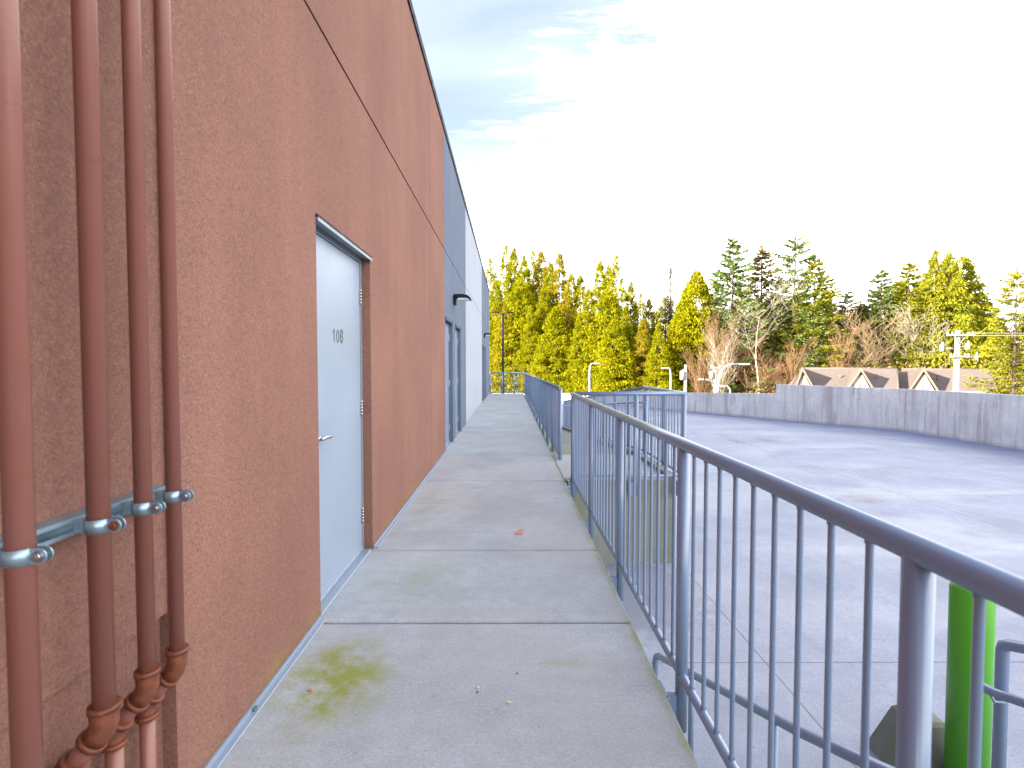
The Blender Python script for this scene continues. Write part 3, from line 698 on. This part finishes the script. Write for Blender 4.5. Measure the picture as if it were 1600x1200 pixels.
def util_pole(px, top, Y, label, rad, arms, boxes, lamp=None):
    p = at(px, 600, Y); zt = at(px, top, Y).z - GND; T = thing('utility_pole', label, 'utility pole', (p.x, Y, GND), 'utility poles beyond the parapet')
    m = MB(); m.tube([(0, 0, 0), (0, 0, zt)], [rad * 1.25, rad * .85], 16); m.build('pole', M['wood'], T)
    for (dz, L, brace) in arms:
        z = zt - dz; m = MB(); m.box(-L, -rad - .09, z - .05, L, -rad + .02, z + .05, .01)
        if brace:
            for s in (-1, 1): m.tube([(s * L * .45, -rad - .03, z - .04), (0, -rad - .0, z - .5)], .02, 8)
        m.build('crossarm', M['wood'], T)
        for k_ in (-.95, -.6, .6, .95):
            m = MB(); m.tube([(L * k_, -rad - .03, z + .05), (L * k_, -rad - .03, z + .10), (L * k_, -rad - .03, z + .12), (L * k_, -rad - .03, z + .17), (L * k_, -rad - .03, z + .19)], [.02, .05, .035, .05, .02], 10); m.build('insulator', M['white'], T)
    for (dx, dz, r_, h_) in boxes:
        m = MB(); m.tube([(dx, -.05, zt - dz - h_ / 2 - .03), (dx, -.05, zt - dz - h_ / 2), (dx, -.05, zt - dz + h_ / 2), (dx, -.05, zt - dz + h_ / 2 + .06)], [r_ * .7, r_, r_, r_ * .4], 16)
        m.tube([(dx, -.05, zt - dz), (0, 0, zt - dz)], .03, 8); m.tube([(dx + r_ * .4, -.05, zt - dz + h_ / 2), (dx + r_ * .4, -.05, zt - dz + h_ / 2 + .2)], .035, 8)
        m.build('transformer', M['white'], T)
    if lamp:
        m = MB(); m.tube([(0, -.05, zt - lamp[1]), (lamp[0] * .5, -.1, zt - lamp[1] + .35), (lamp[0], -.1, zt - lamp[1] + .42)], .045, 10); m.build('lamp_arm', M['white'], T)
        m = MB(); a_, b_ = sorted((lamp[0], lamp[0] * 1.35)); m.box(a_, -.25, zt - lamp[1] + .34, b_, .05, zt - lamp[1] + .48, .03); m.build('lamp_head', M['white'], T)
    return T, zt
UT, uz = util_pole(1494, 516, 30, 'thick pale utility pole with crossarms in front of the house roofs', .15,
     [(.30, .78, True), (1.55, .55, False)], [(-.95, 1.05, .10, .32), (.55, .95, .12, .30), (1.1, 1.6, .08, .22)], None)
util_pole(1117, 573, 42, 'thin pale utility pole with lamp arm left of the tallest curved lamp', .12, [(.10, .40, False)], [(-.32, .70, .16, .5)], (-1.0, 1.45))
util_pole(1071, 570, 46, 'short pale wooden pole with a side box before the dark cedar', .14, [], [(-.32, .95, .2, .75)])
for i, (zq, lab) in enumerate(((.12, 'upper thin power line running right from the utility pole'), (-.02, 'lower thin power line running right from the utility pole'))):
    m = MB(); s0 = UT.location + Vector((.5 + i * .25, -.2, uz - .30 + zq)); e0 = s0 + Vector((30, -9, .4)); mid = (s0 + e0) / 2 - Vector((0, 0, .5))
    pts = [s0 * (1 - t) ** 2 + mid * 2 * t * (1 - t) + e0 * t * t for t in [q / 14 for q in range(15)]]; m.tube(pts, .011, 6); tag(m.build('power_line', M['wood']), lab, 'power line', 'power lines')
# dark double lamp post past the walkway's end
p = at(786, 600, 29); T = thing('twin_lamp_post', 'dark slim lamp post with two arms past the walkway end', 'street lamp', (p.x, 29, GND))
zt = at(786, 489, 29).z - GND; m = MB(); m.tube([(0, 0, 0), (0, 0, zt)], [.08, .055], 12); m.build('pole', M['cap'], T)
for s in (-1, 1):
    m = MB(); m.tube([(0, 0, zt - .08), (s * .2, 0, zt - .06), (s * .3, 0, zt + .03)], .022, 8); m.build('arm', M['cap'], T)
    m = MB(); x0, x1 = sorted((s * .24, s * .62)); m.box(x0, -.12, zt + .01, x1, .12, zt + .07, .015); m.build('lamp_head', M['cap'], T)
# ------------------------------------------------------------------ houses behind the parapet
def house(name_label, Y, rot, xl, xr, ridge_l, ridge_r, ridge_py, eave_py, gables, depth=8):
    """front turned by rot towards the viewer; outline points given where they are seen"""
    P0 = at(xl, eave_py, Y); T = thing('house', name_label, 'house', (P0.x, Y, GND), 'shingle roofed houses beyond the deck'); T.rotation_euler.z = -rot
    u = (cos(rot), -sin(rot)); nn = (sin(rot), cos(rot))
    def lx(px, off):
        q = at(px, 590, 1.0).x; ox, oy = P0.x + off * nn[0], Y + off * nn[1]
        return (q * oy - ox) / (u[0] - q * u[1])
    def lz(px, py, off):
        return at(px, py, Y + off * nn[1] + lx(px, off) * u[1]).z - GND
    ze = lz(xl, eave_py, 0); h2 = depth / 2; zr = lz((ridge_l + ridge_r) / 2, ridge_py, h2); x0 = 0; x1 = lx(xr, 0)
    m = MB(); m.box(x0 + .4, .4, 0, x1 - .4, depth - .4, ze - .12); m.build('wall', M['gablewhite'], T)
    m = MB(); A = [(x0, 0, ze), (x1, 0, ze), (x1, depth, ze), (x0, depth, ze), (lx(ridge_l, h2), h2, zr), (lx(ridge_r, h2), h2, zr)]
    B_ = [(v[0], v[1], v[2] - .18) for v in A[:4]]
    m.add(A + B_, [(0, 1, 5, 4), (1, 2, 5), (2, 3, 4, 5), (3, 0, 4), (0, 6, 7, 1), (1, 7, 8, 2), (2, 8, 9, 3), (3, 9, 6, 0), (9, 8, 7, 6)])
    rf = m.build('roof', M['roof'], T)
    m = MB(); m.tube([A[4], A[5]], .07, 8); m.tube([A[0], A[4]], .05, 8); m.tube([A[1], A[5]], .05, 8)
    m.build('ridge_cap', M['roof'], rf)
    m = MB(); m.tube([(x0, -.06, ze - .06), (x1, -.06, ze - .06)], .07, 8); m.build('gutter', M['gablewhite'], rf)
    for q in (.45, .8):
        m = MB(); p = Vector(A[0]).lerp(Vector(A[4]), .5).lerp(Vector(A[1]).lerp(Vector(A[5]), .5), q); m.tube([p, p + Vector((0, 0, .32))], .06, 8); m.tube([p + Vector((0, 0, .32)), p + Vector((0, 0, .38))], .09, 8); m.build('roof_vent', M['timber'], rf)
    for (gl, gr, gp_, gpy, mat) in gables:
        yf = -.9; xa, xb, xm = lx(gl, yf), lx(gr, yf), lx(gp_, yf); zg = lz(gp_, gpy, yf); yb = h2 * .96
        zb = ze - .15; m = MB()
        m.prism([(xa + .18, zb), (xb - .18, zb), (xm, zg - .16)], 'y', yf + .25, yf + .4); m.box(xa + .3, yf + .26, 0, xb - .3, 1.0, zb)
        m.build('gable_wall', mat, T)
        m = MB()
        for (p0, z0, p1, z1) in ((xa, zb, xm, zg), (xm, zg, xb, zb)):
            m.add([(p0, yf, z0), (p1, yf, z1), (p1, yb, z1), (p0, yb, z0), (p0, yf, z0 + .16), (p1, yf, z1 + .16), (p1, yb, z1 + .16), (p0, yb, z0 + .16)],
                  [(0, 1, 5, 4), (4, 5, 6, 7), (3, 2, 1, 0), (1, 2, 6, 5), (0, 4, 7, 3)])
        m.build('gable_roof', M['roof'], T)
        m = MB()
        for (p0, z0, p1, z1) in ((xa, zb, xm, zg), (xm, zg, xb, zb)):
            m.add([(p0, yf - .06, z0 - .12), (p1, yf - .06, z1 - .12), (p1, yf - .06, z1 + .17), (p0, yf - .06, z0 + .17), (p0, yf - .01, z0 - .12), (p1, yf - .01, z1 - .12), (p1, yf - .01, z1 + .17), (p0, yf - .01, z0 + .17)],
                  [(0, 1, 2, 3), (7, 6, 5, 4), (3, 2, 6, 7), (0, 4, 5, 1)])
        m.box(xm - .05, yf + .2, zb, xm + .05, yf + .248, zg - .3); m.box(xa + .5, yf + .2, zb + (zg - zb) * .24, xb - .5, yf + .247, zb + (zg - zb) * .24 + .08)
        m.build('gable_trim', M['timber'], T)
    return T
house('left house roof with two small white gables above the parapet', 46, R(28), 1232, 1404, 1256, 1402, 575.5, 606, [(1243, 1273, 1254, 577, M['gablewhite']), (1323, 1367, 1345, 577.5, M['gablewhite'])])
house('right house roof with one beige timbered gable behind the utility pole', 44, R(34), 1388, 1560, 1408, 1546, 577, 609, [(1420, 1468, 1443, 577.5, M['gablebeige'])])
# ------------------------------------------------------------------ trees
rng = np.random.default_rng(7)
def cards_mesh(name, C, D, S_, N, mat, mats=None):
    """kite shaped leaf sprays: centres C, long axis D, length S_, random roll"""
    n = len(C); D = D / (np.linalg.norm(D, axis=1, keepdims=True) + 1e-9)
    rnd = N.normal(size=(n, 3)); U = np.cross(D, rnd); U /= (np.linalg.norm(U, axis=1, keepdims=True) + 1e-9)
    L = S_[:, None]; wd = L * .38
    v = np.empty((n, 4, 3)); v[:, 0] = C - D * L * .5; v[:, 1] = C + U * wd * .6 - D * L * .05; v[:, 2] = C + D * L * .5; v[:, 3] = C - U * wd * .6 - D * L * .05
    me = bpy.data.meshes.new(name); me.vertices.add(n * 4); me.vertices.foreach_set('co', v.ravel().astype(np.float32))
    me.loops.add(n * 4); me.loops.foreach_set('vertex_index', np.arange(n * 4, dtype=np.int32))
    me.polygons.add(n); me.polygons.foreach_set('loop_start', np.arange(0, n * 4, 4, dtype=np.int32))
    me.materials.append(mat); me.update(calc_edges=True); me.validate()
    return me
def cedar_mesh(seed, H, Rm, nb, per, mat, size=.36, lo=.02, pw=.75, sparse_top=.85):
    N = np.random.default_rng(seed); C = []; D = []; Sz = []
    lobes = [(N.uniform(0, 2 * pi), N.uniform(.15, .8), N.uniform(.2, .6)) for _ in range(12)]
    for b in range(nb):
        t = lo + (1 - lo) * N.uniform(0, 1) ** 1.15; az = N.uniform(0, 2 * pi)
        r = Rm * ((1 - t) ** pw) * (.72 + .45 * N.uniform()) + .12
        for la, lt, lr in lobes:
            r += Rm * lr * .5 * math.exp(-((t - lt) / .09) ** 2) * max(0, cos(az - la)) ** 3 * (1 - t)
        z = t * H; n = max(6, int(per * (.35 + r / Rm) * (sparse_top if t > .72 else 1)))
        s = N.uniform(.25, 1, n) ** .6; lat = N.normal(0, .13, n) * r * (.4 + s) + N.normal(0, .12, n)
        x = s * r * cos(az) - lat * sin(az); y = s * r * sin(az) + lat * cos(az)
        zz = z - .32 * r * s + .20 * r * s ** 3 + N.normal(0, .16, n) - abs(N.normal(0, .28, n)) * (.4 + .6 * s) * min(1, r)
        C.append(np.stack([x, y, zz], 1))
        dd = np.stack([cos(az) * .6 + N.normal(0, .45, n), sin(az) * .6 + N.normal(0, .45, n), -.75 + N.normal(0, .4, n)], 1)
        if t > .85: dd[:, 2] = abs(dd[:, 2])
        D.append(dd); Sz.append(N.uniform(.6, 1.3, n) * size * (.65 + .35 * min(1, r)))
    n = 60; zt = np.linspace(.93, 1.0, n) * H
    C.append(np.stack([N.normal(0, .07, n), N.normal(0, .07, n), zt], 1)); D.append(np.stack([N.normal(0, .3, n), N.normal(0, .3, n), np.ones(n)], 1)); Sz.append(np.full(n, .3))
    return cards_mesh('crown', np.concatenate(C), np.concatenate(D), np.concatenate(Sz), N, mat)
def fir_mesh(seed, H, Rm, levels, mat, per=34, size=.34, lo=.12, keep=1.0, up=.1, pw=.85):
    N = np.random.default_rng(seed); C = []; D = []; Sz = []; br = []
    for l in range(levels):
        t = lo + (1 - lo) * (l / levels) ** .95; z0 = t * H
        nbr = N.integers(5, 8); a0 = N.uniform(0, 6.28)
        for b in range(nbr):
            if N.uniform() > keep: continue
            az = a0 + b * 2 * pi / nbr + N.normal(0, .2); r = Rm * (1 - t) ** pw * N.uniform(.6, 1.2) + .15; z = z0 + N.normal(0, .18)
            slope = up + .35 * (t - .4)
            br.append((z, az, r, slope))
            n = max(5, int(per * (.3 + r / Rm))); s = N.uniform(.12, 1, n) ** .7
            lat = N.normal(0, .115, n) * r * (1.15 - s * .55)
            x = s * r * cos(az) - lat * sin(az); y = s * r * sin(az) + lat * cos(az)
            zz = z + slope * r * s - .22 * r * s + .16 * r * s ** 3 - abs(N.normal(0, .10, n)) - .4 * abs(lat)
            C.append(np.stack([x, y, zz], 1)); sg = np.sign(lat)
            D.append(np.stack([cos(az) * .9 - sin(az) * sg * .5 + N.normal(0, .25, n), sin(az) * .9 + cos(az) * sg * .5 + N.normal(0, .25, n), -.2 + N.normal(0, .25, n)], 1))
            Sz.append(N.uniform(.6, 1.3, n) * size * (.6 + .4 * min(1, r)))
    n = 50; zt = np.linspace(.94, 1.0, n) * H
    C.append(np.stack([N.normal(0, .06, n), N.normal(0, .06, n), zt], 1)); D.append(np.stack([N.normal(0, .5, n), N.normal(0, .5, n), np.ones(n)], 1)); Sz.append(np.full(n, .28))
    return cards_mesh('crown', np.concatenate(C), np.concatenate(D), np.concatenate(Sz), N, mat), br
def trunk_obj(parent, H, r0, mat, br=(), lean=0, bend=0, seed=1):
    N = random.Random(seed); m = MB(); pts = []; n = 7
    for i in range(n + 1):
        t = i / n; pts.append(Vector((lean * t * H + N.uniform(-.04, .04) * H * .05, 0, t * H * .985)))
    m.tube(pts, [r0 * (1 - .93 * i / n) for i in range(n + 1)], 9)
    for (z, az, r, slope) in br:
        e = Vector((cos(az) * r * .9, sin(az) * r * .9, z + slope * r * .8 - .1 * r)); s = Vector((0, 0, z)); mid = (s + e) / 2 + Vector((0, 0, -.03 * r))
        m.tube([s, mid, e], [.02 + .006 * r, .015 + .003 * r, .005], 4, False)
    return m.build('trunk', mat, parent)
protos = {}
def cedar_proto(key, seed, H, Rm, nb, per, mat, **kw):
    me = cedar_mesh(seed, H, Rm, nb, per, mat, **kw); protos[key] = ('cedar', me, H, None)
def fir_proto(key, seed, H, Rm, lv, mat, **kw):
    me, br = fir_mesh(seed, H, Rm, lv, mat, **kw); protos[key] = ('fir', me, H, br)
cedar_proto('c0', 11, 25, 4.2, 420, 70, M['cedar'], pw=.62); cedar_proto('c1', 12, 25, 3.8, 400, 64, M['cedar'], pw=.66); cedar_proto('c2', 13, 25, 4.2, 420, 64, M['cedarbrown'], pw=.6)
cedar_proto('c3', 14, 25, 4.0, 400, 56, M['cedar'], sparse_top=.6, pw=.62)
cedar_proto('cw', 15, 18, 4.8, 420, 80, M['cedar'], pw=.6, lo=.10); cedar_proto('y0', 16, 20, 5.0, 400, 66, M['yfir'], pw=.65); cedar_proto('y1', 17, 20, 4.6, 380, 60, M['yfir'], pw=.68)
fir_proto('f0', 21, 20, 5.0, 34, M['fir'], per=95, size=.34, pw=.68); fir_proto('f1', 22, 20, 4.6, 34, M['firwarm'], per=90, size=.34, pw=.68); fir_proto('f2', 23, 20, 5.4, 27, M['fir'], keep=.85, up=.28, per=95, size=.34, pw=.66)
fir_proto('f3', 24, 20, 4.8, 36, M['yfir'], per=95, size=.34, pw=.66); fir_proto('snag', 25, 18, 3.0, 44, M['twigdark'], per=30, keep=.95, size=.2); fir_proto('spr', 26, 9, 2.3, 22, M['fir'], per=46, lo=.03)
fir_proto('f4', 27, 18, 5.0, 26, M['yfir'], per=120, lo=.05, pw=.55, size=.28)
trunks = {}
def tree(key, px, py, Y, label, name, cat='tree', group=None, rot=0, wide=1.0, base=GND):
    kind, me, H, br = protos[key]; tip = at(px, py, Y); h = tip.z - base
    T = thing(name, label, cat, (tip.x, Y, base), group); T.rotation_euler.z = rot; s = h / H; T.scale = (s * wide, s * wide, s)
    o = bpy.data.objects.new('crown', me); COL.objects.link(o); o.parent = T
    if key in trunks:
        q = bpy.data.objects.new('trunk', trunks[key]); COL.objects.link(q); q.parent = T
    else:
        b2 = br if br else []
        q = trunk_obj(T, H, H * .013 + .03, M['twigdark'] if key == 'snag' else M['trunk'], b2 if key in ('f0', 'f2', 'f1', 'snag', 'f4') else [], seed=len(trunks)); trunks[key] = q.data
    return T
ORD = ['first', 'second', 'third', 'fourth', 'fifth', 'sixth', 'seventh', 'eighth', 'ninth', 'tenth', 'eleventh', 'twelfth', 'thirteenth', 'fourteenth', 'fifteenth', 'sixteenth', 'seventeenth', 'eighteenth']
tips = [(766, 404, 'c3'), (791, 384, 'c3'), (803, 388, 'c1'), (819, 400, 'c1'), (833, 391, 'c3'), (846, 394, 'c2'), (860, 409, 'c1'), (874, 397, 'c2'), (893, 428, 'c0'), (907, 431, 'c0'), (938, 409, 'c0'), (951, 415, 'c1'), (963, 398, 'c3'), (986, 441, 'c1'), (1001, 459, 'c3'), (1014, 468, 'c2')]
rr_ = random.Random(5)
for i, (px, py, k_) in enumerate(tips):
    Y = 84 - (px - 766) * .085 + rr_.uniform(-2, 2)
    tree(k_, px, py, Y, 'yellow-green cedar, %s treetop from the left in the dense row past the walkway' % ORD[i], 'cedar_tree', 'cedar', 'yellow green cedars past the walkway end', rr_.uniform(0, 6.28), .95)
for i, (px, py) in enumerate([(775, 440), (812, 438), (850, 446), (885, 452), (920, 452), (950, 452), (978, 478), (1005, 500), (1030, 505), (868, 480), (905, 490), (790, 475), (830, 478), (960, 500)]):
    Y = 76 - (px - 766) * .075
    tree(['c0', 'cw', 'c1', 'c2'][i % 4], px, py, Y if i < 9 else Y - 3, 'lower yellow-green cedar filling the dense row, %s of its kind from the left' % ORD[[775, 790, 812, 830, 850, 868, 885, 905, 920, 950, 960, 978, 1005, 1030].index(px)], 'cedar_tree', 'cedar', 'lower cedars in the dense row', rr_.uniform(0, 6.28), 1.15)
BR = 'conifers beyond the deck'
for (k_, px, py, Y, wd, lab) in [
    ('snag', 1048, 419, 66, 1.2, 'nearly bare dark conifer standing between the dense row and the wide cedar'),
    ('cw', 1088, 424, 60, 1.0, 'wide dense yellow-green cedar standing behind the short wooden pole'),
    ('cw', 1072, 452, 61, .8, 'lower yellow-green cedar at the left flank of the wide cedar'),
    ('f3', 1118, 440, 62, 1.0, 'olive conifer between the wide cedar and the first tall layered fir'),
    ('f0', 1146, 371, 58, 1.05, 'tall blue-green layered fir, leftmost of the tall firs'),
    ('f1', 1191, 382, 60, 1.0, 'tall fir with russet foliage in its middle behind the leaning pale trunk'),
    ('f2', 1243, 369, 58, 1.1, 'tallest open fir with upswept tip branches'),
    ('f3', 1274, 402, 57, 1.25, 'olive green fir right beside the tallest open fir'),
    ('f0', 1218, 430, 63, 1.1, 'shorter dark fir half hidden between the two tallest firs'),
    ('f3', 1166, 455, 63, 1.2, 'shorter olive fir half hidden right of the leftmost tall fir'),
    ('f0', 1325, 455, 62, 1.1, 'dark green fir with drooping top behind the fan shaped bare tree'),
    ('f1', 1345, 470, 60, 1.1, 'low warm toned fir behind the fan shaped bare tree'),
    ('f0', 1378, 419, 58, 1.0, 'narrow topped green fir rising behind the fan shaped bare tree'),
    ('f3', 1421, 408, 57, 1.05, 'pointed olive fir between the narrow green fir and the big yellow clump'),
    ('y0', 1463, 391, 55, .85, 'left treetop of the big yellow-green clump above the utility pole'),
    ('y1', 1484, 396, 54, 1.0, 'middle treetop of the big yellow-green clump above the utility pole'),
    ('y0', 1506, 401, 56, 1.1, 'right treetop of the big yellow-green clump above the utility pole'),
    ('f3', 1440, 445, 55, 1.2, 'lower olive fir at the left foot of the big yellow clump'),
    ('f3', 1535, 455, 57, 1.2, 'lower olive fir at the right foot of the big yellow clump'),
    ('f4', 1590, 417, 40, .80, 'near feathery conifer with visible trunk at the right edge'),
    ('spr', 1329, 519, 55, 1.2, 'small young green spruce behind the left house roof')]:
    tree(k_, px, py, Y, lab, 'spruce_tree' if k_ == 'spr' else ('cedar_tree' if k_ == 'cw' else 'fir_tree'), 'conifer', BR, rr_.uniform(0, 6.28), wd)
for i, px in enumerate([1040, 1075, 1110, 1150, 1185, 1215, 1250, 1290, 1318, 1350, 1385, 1410, 1445, 1490, 1535, 1565, 1600, 1640]):
    tree(['y0', 'cw', 'f3', 'y1'][i % 4], px, 436 + (i * 37) % 40 + (30 if px < 1060 or 1295 < px < 1370 or px > 1550 else 0), 68 - i * .6, 'conifer filling the back of the wood, mostly hidden behind others', 'fir_tree', 'conifer', 'hidden conifers at the back of the wood', i * 1.3, 1.35)
def bare_mesh(seed, H, spread, r0, levels=5, lean=0, up=.5, tw=.012, first=.35, nch=3, twigs=True, seg=4):
    N = random.Random(seed); V = []; Fc = []; mb = MB()
    def grow(p, d, L, r, lv):
        n = 3 if lv else 8; pts = [p]; rs = [r]; q = p.copy(); dd = d.copy()
        kids = []
        for i in range(n):
            dd = (dd + Vector((N.uniform(-.12, .12), N.uniform(-.12, .12), (.07 if lv else .02)))).normalized()
            q = q + dd * L / n; pts.append(q.copy()); rs.append(max(tw * .6, r * (1 - .85 * (i + 1) / n)))
            if (i + 1) / n > (first if lv == 0 else .2) and lv < levels: kids.append((q.copy(), dd.copy(), rs[-1], (i + 1) / n))
        mb.tube(pts, rs, 7 if lv == 0 else (4 if lv < 2 else 3), False)
        for (q, dd, rr, t) in kids:
            for _ in range(nch if lv < 2 else 2):
                a = N.uniform(0, 2 * pi); side = Vector((cos(a), sin(a), 0)); nd = (dd * (up + .4) + side * spread + Vector((0, 0, .15 * up))).normalized()
                grow(q, nd, L * (N.uniform(.38, .58) if lv else N.uniform(.30, .5) * (1.25 - .45 * t)), max(tw, rr * .6), lv + 1)
    grow(Vector((0, 0, 0)), Vector((lean, 0, 1)).normalized(), H, r0, 0)
    return mb
bm = {'b0': bare_mesh(1, 9, .8, .15, 3, 0, .5, .015, .25, 3), 'b1': bare_mesh(2, 11, .5, .12, 3, 0, .8, .014, .25, 3), 'b2': bare_mesh(3, 15, .8, .17, 3, .07, .25, .014, .5, 2), 'b3': bare_mesh(6, 8, .55, .07, 3, .03, .8, .012, .08, 3)}
bmats = {'b0': 'twig', 'b1': 'twig', 'b2': 'birch', 'b3': 'twigred'}; bH = {q: max(v[2] for v in bm[q].v) for q in bm}
bdat = {}
def bare(key, px, py, Y, label, group='bare deciduous trees before the conifers', mat=None, wide=1, rot=0):
    tip = at(px, py, Y); kk = (key, mat)
    if kk not in bdat:
        o = bm[key].build('tmp', M[mat or bmats[key]]); me = o.data; bpy.data.objects.remove(o); me.name = 'branches'; bdat[kk] = me
    o = bpy.data.objects.new('bare_tree', bdat[kk]); COL.objects.link(o); s = (tip.z - GND) / bH[key]
    o.location = (tip.x - (.07 * (tip.z - GND) if key == 'b2' and rot == 0 else 0), Y, GND); o.scale = (s * wide, s * wide, s); o.rotation_euler.z = rot
    tag(o, label, 'bare tree', group)
bare('b2', 1207, 420, 54, 'tall leaning bare tree with a pale trunk in front of the russet fir')
bare('b0', 1360, 462, 55, 'fan shaped bare tan tree above the left house roof', wide=1.2)
bare('b0', 1428, 470, 55, 'bare tree with a straight pale trunk between the two house roofs', mat='birch', rot=1)
bare('b1', 1391, 530, 55, 'short bare tree right of the fan shaped one', rot=2)
bare('b1', 1281, 510, 56, 'bare forked pale tree at the left end of the house roofs', mat='birch', rot=1)
bare('b1', 1118, 510, 54, 'bare pale stemmed tree behind the tallest curved street lamp', mat='birch', wide=1.2)
bare('b1', 1140, 480, 56, 'bare russet crowned tree right of the tallest curved street lamp', mat='twigred', wide=1.4, rot=3)
bare('b0', 1165, 500, 55, 'bare russet tree between the tallest lamp and the leaning pale trunk', mat='twigred', rot=4, wide=1.2)
bare('b1', 1233, 525, 54, 'thin bare russet tree left of the house roofs', mat='twigred', rot=5)
bare('b1', 1303, 500, 54, 'bare russet tree just left of the young spruce', mat='twigred', rot=5)
bare('b1', 1520, 545, 53, 'short bare russet tree right of the thick utility pole', mat='twigred', rot=5)
bare('b1', 912, 545, 66, 'thin bare pale tree left of the curved lamp before the cedars', mat='birch', wide=.7)
bare('b1', 940, 535, 66, 'thin bare pale tree just right of the curved lamp before the cedars', mat='birch', wide=.9, rot=2)
bare('b1', 976, 540, 64, 'bare pale tree farther right of the curved lamp before the cedars', mat='birch', wide=.7, rot=4)
for i, px in enumerate([1095, 1112, 1132, 1152, 1172, 1188, 1206, 1224, 1243, 1300, 1340, 1405, 1450, 1540]):
    bare('b3', px, 535 + (i * 29) % 32, 55 + (i * 17) % 6, 'low russet bare thicket tree at the foot of the wood, %s from the left' % ORD[i], 'low bare trees at the foot of the wood', rot=i * 1.7, wide=1.1)
# undergrowth closing the foot of the wood
N = np.random.default_rng(99); n = 60000
s = N.uniform(0, 1, n); X = -12 + 84 * s; Yc = 80 - 38 * s + N.normal(0, 3.5, n)
hmx = 6.2 + 1.6 * np.sin(X * .7) + 1.0 * np.sin(X * 1.9 + 1); Z = GND + hmx * N.uniform(0, 1, n) ** .8
C = np.stack([X, Yc, Z], 1); D = N.normal(size=(n, 3)); me = cards_mesh('undergrowth', C, D, N.uniform(.25, .6, n), N, M['under'])
o = bpy.data.objects.new('undergrowth', me); COL.objects.link(o); tag(o, 'russet and green undergrowth at the foot of the trees', 'undergrowth', kind='stuff')
